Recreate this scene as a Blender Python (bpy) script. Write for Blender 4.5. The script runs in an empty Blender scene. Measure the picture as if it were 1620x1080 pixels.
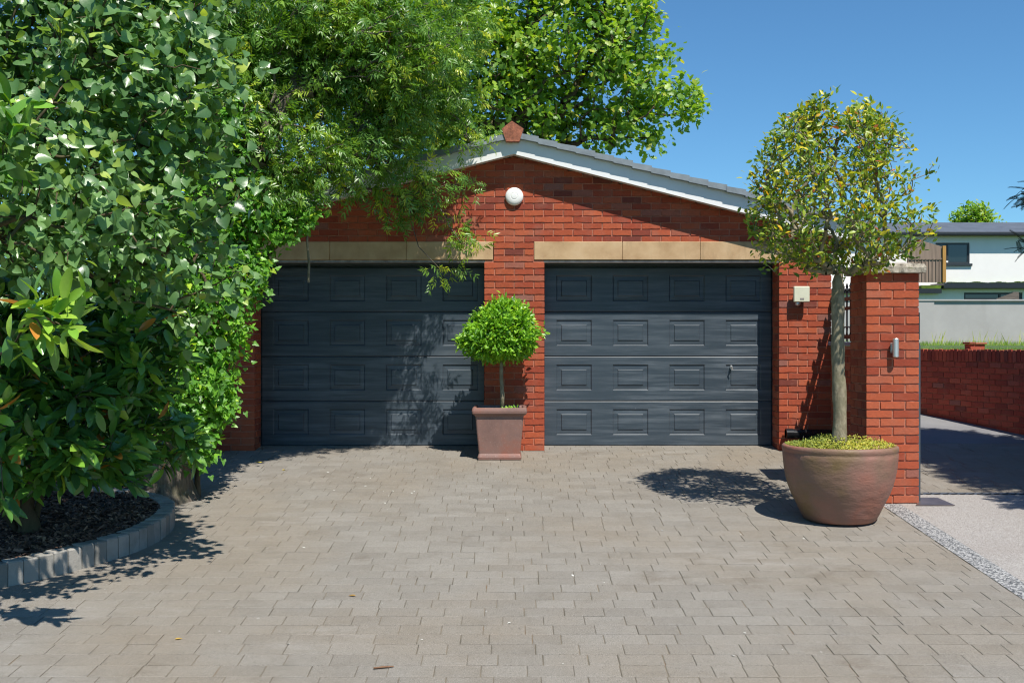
import bpy, math, random
import numpy as np
from mathutils import Vector, noise as mnoise

# ------------------------------------------------------------------ camera, light, exposure
D = 12.7            # metres from the camera to the garage front (Y = 0)
EYE = 1.22
F = 1745.0          # focal length in pixels of a 1620 px wide frame
SLOPE = 0.0784      # the drive rises towards the garage
scene = bpy.context.scene
cam_d = bpy.data.cameras.new("camera"); cam = bpy.data.objects.new("camera", cam_d)
scene.collection.objects.link(cam); scene.camera = cam
cam.location = (0, -D, EYE); cam.rotation_euler = (math.radians(90), 0, 0)
cam_d.sensor_width = 36.0; cam_d.lens = F / 1620 * 36
cam_d.shift_y = 5 / 1620
cam_d.clip_start = 0.1; cam_d.clip_end = 2000

SUN = Vector((0.5, -1.0, 1.8)).normalized()
elev = math.asin(SUN.z); azim = math.atan2(SUN.x, SUN.y)
world = bpy.data.worlds.new("World"); scene.world = world; world.use_nodes = True
wn = world.node_tree
bg = wn.nodes["Background"]
sky = wn.nodes.new("ShaderNodeTexSky"); sky.sky_type = 'NISHITA'; sky.sun_disc = False
sky.sun_elevation = elev; sky.sun_rotation = azim
sky.air_density = 1.0; sky.dust_density = 0.0; sky.ozone_density = 3.0; sky.altitude = 600
tint = wn.nodes.new("ShaderNodeMix"); tint.data_type = 'RGBA'; tint.blend_type = 'MULTIPLY'; tint.inputs[0].default_value = 1.0
tint.inputs[7].default_value = (0.46, 0.74, 0.88, 1)          # deeper, cleaner blue of a dry summer sky
wn.links.new(sky.outputs[0], tint.inputs[6]); wn.links.new(tint.outputs[2], bg.inputs[0]); bg.inputs[1].default_value = 0.11
sl = bpy.data.lights.new("sun", 'SUN'); sl.energy = 4.6; sl.angle = math.radians(0.5); sl.color = (1.0, 0.95, 0.87)
so = bpy.data.objects.new("sun", sl); scene.collection.objects.link(so)
so.rotation_euler = (-SUN).to_track_quat('-Z', 'Y').to_euler(); so.location = (5, -20, 20)
scene.view_settings.view_transform = 'Standard'; scene.view_settings.look = 'None'
scene.view_settings.gamma = 1; scene.view_settings.exposure = 0.45
scene.render.engine = 'CYCLES'
cy = scene.cycles; cy.pixel_filter_type = 'BLACKMAN_HARRIS'; cy.filter_width = 1.15
cy.max_bounces = 7; cy.diffuse_bounces = 3; cy.glossy_bounces = 3; cy.transmission_bounces = 4; cy.transparent_max_bounces = 6
cy.caustics_reflective = False; cy.caustics_refractive = False

# ------------------------------------------------------------------ helpers
rng = np.random.default_rng(7)
random.seed(7)
COL = scene.collection
WLOC = {}

def at(px, py, d):
    """world point seen at photo pixel (px, py), d metres from the camera"""
    return np.array([(px - 810) * d / F, d - D, EYE - (py - 545) * d / F])

def gz(y):
    """height of the sloping drive"""
    return SLOPE * y

def lin(r, g, b, a=1.0):
    f = lambda v: ((v / 255 + 0.055) / 1.055) ** 2.4 if v > 10 else v / 255 / 12.92
    return (f(r), f(g), f(b), a)

def tag(o, label=None, cat=None, group=None, kind=None):
    if label: o['label'] = label
    if cat: o['category'] = cat
    if group: o['group'] = group
    if kind: o['kind'] = kind
    return o

def empty(name, loc, label, cat, group=None):
    o = bpy.data.objects.new(name, None); COL.objects.link(o)
    o.location = loc; o.empty_display_size = 0.2
    WLOC[o.name] = np.array(loc, float)
    return tag(o, label, cat, group)

class MB:
    """collects polygons (with a tint per face and a material index) and links them as ONE mesh object"""
    def __init__(s):
        s.V = []; s.F = []; s.T = []; s.M = []; s.n = 0; s.chunks = []
    def add(s, verts, faces, tint=0.5, mi=0):
        b = s.n
        s.V.extend([tuple(v) for v in verts]); s.n += len(verts)
        for f in faces:
            s.F.append([i + b for i in f]); s.T.append(tint); s.M.append(mi)
        return s
    def box(s, x0, x1, y0, y1, z0, z1, tint=0.5, mi=0, ch=0.0):
        if ch <= 0:
            v = [(x, y, z) for x in (x0, x1) for y in (y0, y1) for z in (z0, z1)]
            f = [(0, 1, 3, 2), (4, 6, 7, 5), (0, 4, 5, 1), (2, 3, 7, 6), (0, 2, 6, 4), (1, 5, 7, 3)]
            return s.add(v, f, tint, mi)
        c = ch; vs = []; idx = {}
        for i, x in enumerate((x0, x1)):
            for j, y in enumerate((y0, y1)):
                for k, z in enumerate((z0, z1)):
                    sx, sy, sz = (1, -1)[i], (1, -1)[j], (1, -1)[k]
                    idx[i, j, k, 'x'] = len(vs); vs.append((x, y + sy * c, z + sz * c))
                    idx[i, j, k, 'y'] = len(vs); vs.append((x + sx * c, y, z + sz * c))
                    idx[i, j, k, 'z'] = len(vs); vs.append((x + sx * c, y + sy * c, z))
        f = []
        for i in (0, 1):
            f.append([idx[i, 0, 0, 'x'], idx[i, 0, 1, 'x'], idx[i, 1, 1, 'x'], idx[i, 1, 0, 'x']])
            f.append([idx[0, i, 0, 'y'], idx[0, i, 1, 'y'], idx[1, i, 1, 'y'], idx[1, i, 0, 'y']])
            f.append([idx[0, 0, i, 'z'], idx[0, 1, i, 'z'], idx[1, 1, i, 'z'], idx[1, 0, i, 'z']])
        for a in (0, 1):
            for b in (0, 1):
                f.append([idx[a, b, 0, 'x'], idx[a, b, 1, 'x'], idx[a, b, 1, 'y'], idx[a, b, 0, 'y']])
                f.append([idx[a, 0, b, 'x'], idx[a, 1, b, 'x'], idx[a, 1, b, 'z'], idx[a, 0, b, 'z']])
                f.append([idx[0, a, b, 'y'], idx[1, a, b, 'y'], idx[1, a, b, 'z'], idx[0, a, b, 'z']])
                for e in (0, 1):
                    f.append([idx[a, b, e, 'x'], idx[a, b, e, 'y'], idx[a, b, e, 'z']])
        return s.add(vs, f, tint, mi)
    def prism(s, poly, y0, y1, tint=0.5, mi=0):
        """polygon of (x, z) extruded along y"""
        n = len(poly)
        v = [(x, y0, z) for x, z in poly] + [(x, y1, z) for x, z in poly]
        f = [list(range(n)), list(range(2 * n - 1, n - 1, -1))]
        f += [[i, i + n, (i + 1) % n + n, (i + 1) % n] for i in range(n)]
        return s.add(v, f, tint, mi)
    def tube(s, pts, rad, sides=8, tint=0.5, mi=0, cap=True, rough=0.0):
        pts = [Vector(p) for p in pts]; n = len(pts)
        rad = list(rad) if hasattr(rad, '__len__') else [rad] * n
        rings = []; up = None
        for i in range(n):
            d = (pts[min(i + 1, n - 1)] - pts[max(i - 1, 0)]).normalized()
            if up is None:
                up = Vector((0, 0, 1)) if abs(d.z) < 0.9 else Vector((1, 0, 0))
            a = d.cross(up).normalized(); b = a.cross(d).normalized(); up = b
            ring = []
            for k in range(sides):
                t = 2 * math.pi * k / sides
                r = rad[i] * (1 + (random.uniform(-rough, rough) if rough else 0))
                ring.append(pts[i] + a * (r * math.cos(t)) + b * (r * math.sin(t)))
            rings += ring
        f = [[i * sides + k, i * sides + (k + 1) % sides, (i + 1) * sides + (k + 1) % sides, (i + 1) * sides + k]
             for i in range(n - 1) for k in range(sides)]
        if cap:
            f.append(list(range(sides))[::-1]); f.append([(n - 1) * sides + k for k in range(sides)])
        return s.add(rings, f, tint, mi)
    def lathe(s, prof, c, sides=48, tint=0.5, mi=0, wob=0.0):
        v = []; n = len(prof)
        for i, (r, z) in enumerate(prof):
            for k in range(sides):
                t = 2 * math.pi * k / sides
                rr = r * (1 + wob * mnoise.noise(Vector((math.cos(t) * 1.3, math.sin(t) * 1.3, z * 3))))
                v.append((c[0] + rr * math.cos(t), c[1] + rr * math.sin(t), c[2] + z))
        f = [[i * sides + k, i * sides + (k + 1) % sides, (i + 1) * sides + (k + 1) % sides, (i + 1) * sides + k]
             for i in range(n - 1) for k in range(sides)]
        f.append(list(range(sides))[::-1]); f.append([(n - 1) * sides + k for k in range(sides)])
        return s.add(v, f, tint, mi)
    def inst(s, tpl, pos, axis, nrm, size, tint, mi=0):
        """many copies of a leaf template: +y of the template along axis, +z along nrm"""
        tv, tf = tpl
        tv = np.array(tv, float)
        ax = axis / (np.linalg.norm(axis, axis=1, keepdims=True) + 1e-9)
        x = np.cross(ax, nrm); x /= (np.linalg.norm(x, axis=1, keepdims=True) + 1e-9)
        nz = np.cross(x, ax)
        sz = np.asarray(size)[:, None, None]
        W = pos[:, None, :] + sz * (tv[None, :, 0:1] * x[:, None, :] + tv[None, :, 1:2] * ax[:, None, :] + tv[None, :, 2:3] * nz[:, None, :])
        s.chunks.append((W, tf, np.asarray(tint, float), mi))
        return s
    def build(s, name, mats, parent=None, loc=None, smooth=False):
        if not isinstance(mats, (list, tuple)): mats = [mats]
        V = [np.array(s.V, float).reshape(-1, 3)] if s.V else []
        loops = [np.array([i for f in s.F for i in f], int)]; tot = [np.array([len(f) for f in s.F], int)]
        T = [np.array(s.T, float)]; M = [np.array(s.M, int)]
        base = s.n
        for W, tf, tint, mi in s.chunks:
            N, k = W.shape[:2]
            V.append(W.reshape(-1, 3))
            fl = np.array([i for f in tf for i in f], int); ft = np.array([len(f) for f in tf], int)
            loops.append((fl[None, :] + (base + np.arange(N) * k)[:, None]).ravel()); tot.append(np.tile(ft, N))
            T.append(np.repeat(tint, len(tf))); M.append(np.full(N * len(tf), mi)); base += N * k
        V = np.concatenate(V); loops = np.concatenate(loops); tot = np.concatenate(tot); T = np.concatenate(T); M = np.concatenate(M)
        if parent is not None: off = WLOC[parent.name]
        elif loc is not None: off = np.array(loc, float)
        else: off = np.zeros(3)
        me = bpy.data.meshes.new(name)
        me.vertices.add(len(V)); me.vertices.foreach_set("co", (V - off).astype(np.float32).ravel())
        me.loops.add(len(loops)); me.loops.foreach_set("vertex_index", loops.astype(np.int32))
        me.polygons.add(len(tot))
        st = np.concatenate([[0], np.cumsum(tot)[:-1]])
        me.polygons.foreach_set("loop_start", st.astype(np.int32))
        me.polygons.foreach_set("loop_total", tot.astype(np.int32))
        me.polygons.foreach_set("material_index", M.astype(np.int32))
        me.polygons.foreach_set("use_smooth", np.full(len(tot), bool(smooth)))
        for m in mats: me.materials.append(m)
        me.update(calc_edges=True); me.validate()
        at_ = me.attributes.new("tint", 'FLOAT', 'FACE')
        if len(at_.data) == len(T): at_.data.foreach_set("value", T.astype(np.float32))
        o = bpy.data.objects.new(name, me); COL.objects.link(o)
        if parent is not None:
            o.parent = parent; WLOC[o.name] = off
        else:
            o.location = off; WLOC[o.name] = off
        return o

# ------------------------------------------------------------------ materials
class NT:
    def __init__(s, name):
        s.m = bpy.data.materials.new(name); s.m.use_nodes = True
        s.t = s.m.node_tree; s.b = s.t.nodes["Principled BSDF"]; s.out = s.t.nodes["Material Output"]
        s.tc = s.t.nodes.new("ShaderNodeTexCoord")
    def n(s, t): return s.t.nodes.new(t)
    def l(s, a, b): s.t.links.new(a, b)
    def coord(s, scale=(1, 1, 1)):
        mp = s.n("ShaderNodeMapping"); mp.inputs['Scale'].default_value = scale
        s.l(s.tc.outputs['Object'], mp.inputs[0]); return mp.outputs[0]
    def noise(s, scale, detail=4, rough=0.55, vec=None):
        x = s.n("ShaderNodeTexNoise"); x.inputs['Scale'].default_value = scale
        x.inputs['Detail'].default_value = detail; x.inputs['Roughness'].default_value = rough
        s.l(vec if vec is not None else s.coord(), x.inputs['Vector']); return x.outputs['Fac']
    def voro(s, scale, vec=None, feat='F1', out='Distance'):
        x = s.n("ShaderNodeTexVoronoi"); x.inputs['Scale'].default_value = scale; x.feature = feat
        s.l(vec if vec is not None else s.coord(), x.inputs['Vector']); return x.outputs[out]
    def ramp(s, fac, stops, interp='LINEAR'):
        x = s.n("ShaderNodeValToRGB"); x.color_ramp.interpolation = interp
        e = x.color_ramp.elements
        while len(e) < len(stops): e.new(0.5)
        for i, (p, c) in enumerate(stops):
            e[i].position = p; e[i].color = c if len(c) == 4 else (*c, 1)
        s.l(fac, x.inputs[0]); return x.outputs[0]
    def attr(s, name="tint"):
        x = s.n("ShaderNodeAttribute"); x.attribute_name = name; return x.outputs['Fac']
    def mix(s, fac, a, b, mode='MIX'):
        x = s.n("ShaderNodeMix"); x.data_type = 'RGBA'; x.blend_type = mode
        if isinstance(fac, (int, float)): x.inputs[0].default_value = fac
        else: s.l(fac, x.inputs[0])
        for i, v in ((6, a), (7, b)):
            if isinstance(v, (tuple, list)): x.inputs[i].default_value = v if len(v) == 4 else (*v, 1)
            else: s.l(v, x.inputs[i])
        return x.outputs[2]
    def math(s, op, a, b=0.0):
        x = s.n("ShaderNodeMath"); x.operation = op
        for i, v in ((0, a), (1, b)):
            if isinstance(v, (int, float)): x.inputs[i].default_value = v
            else: s.l(v, x.inputs[i])
        return x.outputs[0]
    def bump(s, h, strength=0.4, dist=0.01, nrm=None):
        x = s.n("ShaderNodeBump"); x.inputs['Strength'].default_value = strength; x.inputs['Distance'].default_value = dist
        s.l(h, x.inputs['Height'])
        if nrm is not None: s.l(nrm, x.inputs['Normal'])
        s.l(x.outputs[0], s.b.inputs['Normal']); return x.outputs[0]
    def base(s, c):
        if isinstance(c, (tuple, list)): s.b.inputs['Base Color'].default_value = c if len(c) == 4 else (*c, 1)
        else: s.l(c, s.b.inputs['Base Color'])
    def rough(s, r):
        if isinstance(r, (int, float)): s.b.inputs['Roughness'].default_value = r
        else: s.l(r, s.b.inputs['Roughness'])
    def set(s, **k):
        for a, v in k.items(): s.b.inputs[a.replace('_', ' ')].default_value = v

MATS = {}
def brick_mat(name, stops, mortar=False, sc=1.0):
    t = NT(name)
    c = t.ramp(t.attr(), stops) if not mortar else t.ramp(t.noise(9, 4), stops)
    n1 = t.noise(38, 6, 0.7); n2 = t.noise(5, 4)
    c = t.mix(t.ramp(n1, [(0.35, (0, 0, 0, 1)), (0.75, (1, 1, 1, 1))]), t.mix(0.30, c, (0.11, 0.045, 0.03, 1)), c)
    c = t.mix(t.ramp(n2, [(0.5, (0, 0, 0, 1)), (0.8, (0.35, 0.35, 0.35, 1))]), c, (0.30, 0.17, 0.13, 1))
    t.base(c); t.rough(0.85); t.set(Specular_IOR_Level=0.3)
    t.bump(n1, 0.55, 0.006)
    MATS[name] = t.m
brick_mat('brick', [(0.0, lin(120, 58, 48)), (0.2, lin(155, 66, 45)), (0.5, lin(176, 83, 54)), (0.8, lin(188, 94, 60)), (1.0, lin(150, 96, 84))])
brick_mat('mortar', [(0.3, lin(180, 112, 90)), (0.7, lin(204, 138, 112))], True)
brick_mat('brick_shade_lift', [(0.0, lin(136, 70, 62)), (0.4, lin(186, 84, 66)), (0.8, lin(206, 100, 76)), (1.0, lin(168, 108, 96))])  # boundary wall brick, colours raised to stand in for fill light in shade

LEAF = 1.7
def leaf_mat(name, stops, rough=0.42, trans=0.28, tcol=None, spec=0.5, vein=0.0):
    t = NT(name)
    stops = [(p, tuple(v * LEAF for v in c_)) for p, c_ in stops]
    c = t.ramp(t.attr(), stops)
    n = t.noise(30, 3)
    c = t.mix(t.math('MULTIPLY', n, 0.22), c, (0.01, 0.03, 0.008, 1))
    t.base(c); t.rough(rough); t.set(Specular_IOR_Level=spec)
    t.bump(t.noise(55, 2), 0.25, 0.004)
    tr = t.n("ShaderNodeBsdfTranslucent")
    t.l(t.mix(1.0, c, tcol or (1.9, 1.75, 0.5, 1), 'MULTIPLY'), tr.inputs[0])
    mx = t.n("ShaderNodeMixShader"); mx.inputs[0].default_value = trans
    t.l(t.b.outputs[0], mx.inputs[1]); t.l(tr.outputs[0], mx.inputs[2]); t.l(mx.outputs[0], t.out.inputs[0])
    MATS[name] = t.m
leaf_mat('lime_leaf', [(0, (0.036, 0.080, 0.030)), (0.5, (0.085, 0.170, 0.055)), (0.85, (0.16, 0.26, 0.085)), (1, (0.28, 0.36, 0.07))], 0.34, 0.34, spec=0.7)
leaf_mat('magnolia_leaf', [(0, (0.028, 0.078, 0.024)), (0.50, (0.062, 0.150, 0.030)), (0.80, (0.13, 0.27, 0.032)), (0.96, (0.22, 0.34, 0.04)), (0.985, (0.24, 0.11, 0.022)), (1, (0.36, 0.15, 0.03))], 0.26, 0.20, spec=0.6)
leaf_mat('ivy_leaf', [(0, (0.040, 0.110, 0.016)), (0.5, (0.085, 0.220, 0.024)), (0.85, (0.16, 0.33, 0.03)), (1, (0.32, 0.44, 0.04))], 0.40, 0.36)
leaf_mat('ash_leaf', [(0, (0.045, 0.105, 0.022)), (0.45, (0.095, 0.195, 0.030)), (0.75, (0.19, 0.29, 0.032)), (1, (0.40, 0.43, 0.05))], 0.36, 0.38, spec=0.7)
leaf_mat('oak_leaf', [(0, (0.050, 0.115, 0.020)), (0.5, (0.125, 0.230, 0.028)), (0.9, (0.23, 0.33, 0.035)), (1, (0.32, 0.32, 0.05))], 0.42, 0.42)
leaf_mat('hedge_leaf', [(0, (0.022, 0.060, 0.014)), (1, (0.07, 0.16, 0.022))], 0.5, 0.25)
leaf_mat('bay_leaf', [(0, (0.065, 0.160, 0.018)), (0.5, (0.13, 0.28, 0.022)), (1, (0.28, 0.44, 0.035))], 0.38, 0.32)
leaf_mat('pot_tree_leaf', [(0, (0.045, 0.105, 0.018)), (0.40, (0.11, 0.19, 0.022)), (0.62, (0.24, 0.29, 0.026)), (0.80, (0.42, 0.40, 0.035)), (0.93, (0.54, 0.42, 0.025)), (0.975, (0.48, 0.22, 0.02)), (1, (0.30, 0.08, 0.03))], 0.40, 0.36, (1.5, 1.4, 0.6, 1))
leaf_mat('sedum_leaf', [(0, (0.11, 0.15, 0.025)), (0.5, (0.26, 0.28, 0.04)), (0.8, (0.42, 0.38, 0.04)), (1, (0.30, 0.18, 0.09))], 0.6, 0.25, (1.3, 1.3, 0.6, 1))
leaf_mat('conifer_leaf', [(0, (0.008, 0.022, 0.014)), (0.6, (0.016, 0.042, 0.022)), (1, (0.035, 0.075, 0.03))], 0.55, 0.1)
leaf_mat('grass_blade', [(0, (0.08, 0.17, 0.02)), (0.6, (0.17, 0.28, 0.035)), (1, (0.34, 0.36, 0.10))], 0.5, 0.35)
leaf_mat('dry_leaf', [(0, (0.10, 0.045, 0.03)), (0.5, (0.28, 0.16, 0.04)), (1, (0.45, 0.36, 0.05))], 0.6, 0.1, (1.2, 1.1, 0.6, 1))

def bark(name, a, b, sc=(14, 14, 4), strength=0.8, dist=0.02):
    t = NT(name)
    n = t.noise(1.0, 6, 0.65, t.coord(sc)); n2 = t.noise(6, 3)
    c = t.ramp(n, [(0.3, a), (0.7, b)])
    c = t.mix(t.ramp(n2, [(0.45, (0, 0, 0, 1)), (0.7, (0.5, 0.5, 0.5, 1))]), c, (0.09, 0.10, 0.045, 1))
    t.base(c); t.rough(0.9); t.set(Specular_IOR_Level=0.2); t.bump(n, strength, dist)
    MATS[name] = t.m
bark('bark_grey', (0.07, 0.055, 0.045), (0.26, 0.22, 0.18), (22, 22, 3), 1.0, 0.04)
bark('bark_pale', (0.15, 0.125, 0.08), (0.38, 0.33, 0.23), (20, 20, 10), 0.9, 0.015)
bark('bark_brown', (0.05, 0.038, 0.025), (0.15, 0.11, 0.065), (20, 20, 6), 0.6, 0.01)

def plain(name, col, rough=0.5, metal=0.0, var=0.12, sc=8, bump=0.0, spec=0.5, streak=None):
    t = NT(name)
    n = t.noise(1.0, 5, 0.6, t.coord(streak if streak else (sc, sc, sc)))
    dark = tuple(v * (1 - var * 2) for v in col[:3]); lite = tuple(min(1, v * (1 + var * 2)) for v in col[:3])
    t.base(t.ramp(n, [(0.25, dark), (0.75, lite)])); t.rough(rough); t.set(Metallic=metal, Specular_IOR_Level=spec)
    if bump: t.bump(n, bump, 0.01)
    MATS[name] = t.m
plain('white_board', (0.80, 0.80, 0.79), 0.35, var=0.03, sc=3)
plain('white_plastic', (0.82, 0.82, 0.80), 0.3, var=0.01)
plain('cream_plastic', (0.66, 0.66, 0.50), 0.4, var=0.03)
plain('tile_grey', (0.20, 0.235, 0.26), 0.6, var=0.12, sc=9, bump=0.15)
plain('terracotta', (0.30, 0.105, 0.06), 0.85, var=0.28, sc=26, bump=0.4)
plain('steel', (0.74, 0.73, 0.71), 0.42, 0.85, var=0.04, streak=(60, 60, 2))
plain('black_gloss', (0.012, 0.013, 0.015), 0.16, var=0.1)
plain('black_iron', (0.012, 0.013, 0.014), 0.4, var=0.1)
plain('post_grey', (0.06, 0.075, 0.09), 0.4, var=0.1)
plain('blue_grey', (0.16, 0.22, 0.30), 0.5, var=0.15)
plain('render_white', (0.84, 0.81, 0.77), 0.9, var=0.02, sc=1)
plain('slate', (0.10, 0.115, 0.14), 0.6, var=0.12, sc=2)
plain('fascia_dark', (0.018, 0.02, 0.024), 0.4, var=0.1)
plain('cladding', (0.23, 0.165, 0.125), 0.8, var=0.2, streak=(14, 1, 0.6))
plain('oak_post', (0.42, 0.22, 0.05), 0.6, var=0.12, streak=(20, 20, 2))
plain('moss', (0.10, 0.16, 0.012), 0.95, var=0.3, sc=3, bump=0.5)
plain('window_frame', (0.028, 0.033, 0.038), 0.4, var=0.05)
plain('weathered_wood', (0.14, 0.115, 0.09), 0.8, var=0.2, streak=(3, 20, 20))
plain('soil', (0.035, 0.024, 0.017), 0.95, var=0.4, sc=40, bump=0.8)
plain('metal_strip', (0.30, 0.27, 0.25), 0.6, var=0.3, sc=12)
plain('wood_sill', (0.34, 0.18, 0.09), 0.8, var=0.2, sc=10)
plain('twig_wood', (0.20, 0.10, 0.05), 0.8, var=0.2, sc=30)
plain('petal_white', (0.75, 0.74, 0.68), 0.6, var=0.05)
plain('drain_metal', (0.13, 0.14, 0.16), 0.5, 0.4, var=0.15, sc=20)
plain('cover_plate', (0.16, 0.125, 0.115), 0.35, 0.5, var=0.25, sc=5)

t = NT('garage_paint')      # embossed, slightly chalked paint
n = t.noise(1.0, 5, 0.6, t.coord((1.6, 1.6, 26))); nb = t.noise(1.3, 4, 0.6)
ng = t.noise(1.0, 3, 0.6, t.coord((9, 9, 260)))
ch = t.math('MULTIPLY', t.ramp(n, [(0.42, (0, 0, 0, 1)), (0.75, (1, 1, 1, 1))]), t.ramp(nb, [(0.3, (0.15,) * 3), (0.7, (0.8,) * 3)]))
c = t.mix(ch, (0.042, 0.057, 0.073, 1), (0.155, 0.182, 0.208, 1))
scf = t.ramp(t.noise(2.3, 6, 0.75), [(0.70, (0, 0, 0, 1)), (0.74, (0.6, 0.6, 0.6, 1))])
c = t.mix(scf, c, (0.17, 0.20, 0.23, 1))
t.base(c); t.rough(t.ramp(ch, [(0, (0.36,) * 3), (1, (0.52,) * 3)])); t.bump(ng, 0.12, 0.004); MATS['garage_paint'] = t.m

t = NT('sandstone')
n = t.noise(3.0, 6, 0.6); n2 = t.noise(1.0, 5, 0.6, t.coord((9, 9, 2))); n3 = t.noise(60, 4)
c = t.ramp(n, [(0.3, (0.39, 0.245, 0.125)), (0.55, (0.53, 0.365, 0.205)), (0.8, (0.61, 0.45, 0.28))])
c = t.mix(t.ramp(n2, [(0.55, (0, 0, 0, 1)), (0.8, (0.6, 0.6, 0.6, 1))]), c, (0.27, 0.19, 0.10, 1))
t.base(c); t.rough(0.9); t.bump(n3, 0.25, 0.004); MATS['sandstone'] = t.m

t = NT('cap_stone')
n = t.noise(22, 6, 0.7); v = t.voro(30)
c = t.ramp(n, [(0.32, (0.10, 0.085, 0.07)), (0.48, (0.36, 0.32, 0.26)), (0.7, (0.58, 0.53, 0.45))])
t.base(c); t.rough(0.95); t.bump(n, 0.8, 0.012); MATS['cap_stone'] = t.m

t = NT('paver')             # concrete setts, stained tan in places, pale aggregate
big = t.noise(0.55, 5, 0.6); mid = t.noise(3.5, 5, 0.65); fine = t.noise(160, 3, 0.7); sp = t.voro(120)
c = t.ramp(t.attr(), [(0, (0.236, 0.217, 0.187)), (0.5, (0.258, 0.238, 0.206)), (1, (0.284, 0.264, 0.231))])
tan = t.ramp(big, [(0.42, (0, 0, 0, 1)), (0.68, (0.7, 0.7, 0.7, 1))])
c = t.mix(tan, c, (0.262, 0.215, 0.157, 1))
c = t.mix(t.ramp(mid, [(0.50, (0, 0, 0, 1)), (0.78, (0.45, 0.45, 0.45, 1))]), c, (0.15, 0.128, 0.098, 1))
c = t.mix(t.ramp(fine, [(0.36, (0.75, 0.75, 0.75, 1)), (0.52, (0, 0, 0, 1))]), c, (0.10, 0.09, 0.075, 1))
blot = t.ramp(t.noise(1.7, 6, 0.7), [(0.60, (0, 0, 0, 1)), (0.70, (0.35, 0.35, 0.35, 1))])
c = t.mix(blot, c, (0.115, 0.085, 0.055, 1))
pale = t.ramp(t.noise(1.0, 6, 0.7, t.coord((0.8, 2.6, 1))), [(0.58, (0, 0, 0, 1)), (0.72, (0.35, 0.35, 0.35, 1))])
c = t.mix(pale, c, (0.36, 0.34, 0.31, 1))
c = t.mix(t.ramp(sp, [(0.12, (0.75, 0.75, 0.75, 1)), (0.26, (0, 0, 0, 1))]), c, (0.48, 0.46, 0.43, 1))
t.base(c); t.rough(0.82); t.set(Specular_IOR_Level=0.35); t.bump(fine, 0.8, 0.005); MATS['paver'] = t.m
t = NT('joint_sand')
n = t.noise(4, 5); c = t.ramp(n, [(0.35, (0.09, 0.08, 0.06)), (0.6, (0.19, 0.16, 0.115)), (0.72, (0.17, 0.105, 0.055))])
t.base(c); t.rough(0.95); t.bump(t.noise(150, 2), 0.5, 0.003); MATS['joint_sand'] = t.m

t = NT('resin')
v = t.voro(170, out='Color'); sep = t.n("ShaderNodeSeparateColor"); t.l(v, sep.inputs[0])
c = t.ramp(sep.outputs[0], [(0.0, (0.17, 0.155, 0.14)), (0.4, (0.315, 0.293, 0.272)), (0.8, (0.37, 0.35, 0.33)), (1, (0.45, 0.43, 0.41))])
c = t.mix(t.ramp(t.noise(1.2, 5), [(0.45, (0, 0, 0, 1)), (0.75, (0.4, 0.4, 0.4, 1))]), c, (0.26, 0.225, 0.20, 1))
t.base(c); t.rough(0.75); t.bump(t.voro(170), 0.5, 0.004); MATS['resin'] = t.m
t = NT('pebble_strip')
v = t.voro(105, out='Color'); sep = t.n("ShaderNodeSeparateColor"); t.l(v, sep.inputs[0])
c = t.ramp(sep.outputs[0], [(0.0, (0.04, 0.045, 0.05)), (0.35, (0.12, 0.125, 0.13)), (0.5, (0.28, 0.28, 0.28)), (1, (0.46, 0.455, 0.44))])
t.base(c); t.rough(0.7); t.bump(t.voro(105), 0.6, 0.005); MATS['pebble_strip'] = t.m

t = NT('tarmac')
n = t.noise(140, 3, 0.7)
c = t.ramp(n, [(0.3, (0.10, 0.10, 0.11)), (0.7, (0.28, 0.28, 0.29))]); c = t.mix(t.ramp(t.noise(1.5, 4), [(0.4, (0, 0, 0, 1)), (0.8, (0.5, 0.5, 0.5, 1))]), c, (0.30, 0.30, 0.30, 1))
t.base(c); t.rough(0.85); t.bump(n, 0.5, 0.005); MATS['tarmac'] = t.m

t = NT('kerb_stone')
n = t.noise(40, 5, 0.65); c = t.ramp(t.attr(), [(0, (0.20, 0.19, 0.165)), (1, (0.34, 0.32, 0.285))])
c = t.mix(t.ramp(t.noise(7, 4), [(0.5, (0, 0, 0, 1)), (0.75, (0.5, 0.5, 0.5, 1))]), c, (0.13, 0.125, 0.10, 1))
t.base(c); t.rough(0.9); t.bump(n, 0.6, 0.006); MATS['kerb_stone'] = t.m

t = NT('mulch')
c = t.ramp(t.attr(), [(0, (0.022, 0.013, 0.009)), (0.4, (0.095, 0.050, 0.032)), (0.75, (0.23, 0.120, 0.075)), (1, (0.46, 0.26, 0.16))])
t.base(c); t.rough(0.8); t.bump(t.noise(60, 4), 0.6, 0.004); MATS['mulch'] = t.m

t = NT('pot_glaze')         # thrown pot: brown-red glaze, olive patches, throwing rings
big = t.noise(2.0, 3, 0.5); ring = t.noise(1.0, 5, 0.65, t.coord((4, 4, 18))); sp = t.noise(30, 6, 0.75)
c = t.ramp(big, [(0.34, (0.185, 0.120, 0.050)), (0.45, (0.225, 0.130, 0.090)), (0.55, (0.275, 0.135, 0.100)), (0.64, (0.315, 0.130, 0.090)), (0.72, (0.29, 0.155, 0.125))])
c = t.mix(t.ramp(ring, [(0.35, (0.14, 0.14, 0.14, 1)), (0.6, (0, 0, 0, 1))]), c, (0.13, 0.075, 0.06, 1))
c = t.mix(t.ramp(sp, [(0.60, (0, 0, 0, 1)), (0.78, (0.5, 0.5, 0.5, 1))]), c, (0.36, 0.25, 0.21, 1))
t.base(c); t.rough(t.ramp(sp, [(0.3, (0.42,) * 3), (0.7, (0.7,) * 3)])); t.bump(t.noise(7, 5, 0.6, t.coord((1, 1, 2.2))), 0.5, 0.02); MATS['pot_glaze'] = t.m
t = NT('planter_glaze')
big = t.noise(3.0, 5, 0.6); sp = t.noise(60, 5, 0.7); st = t.noise(1.0, 4, 0.6, t.coord((18, 18, 2)))
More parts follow.
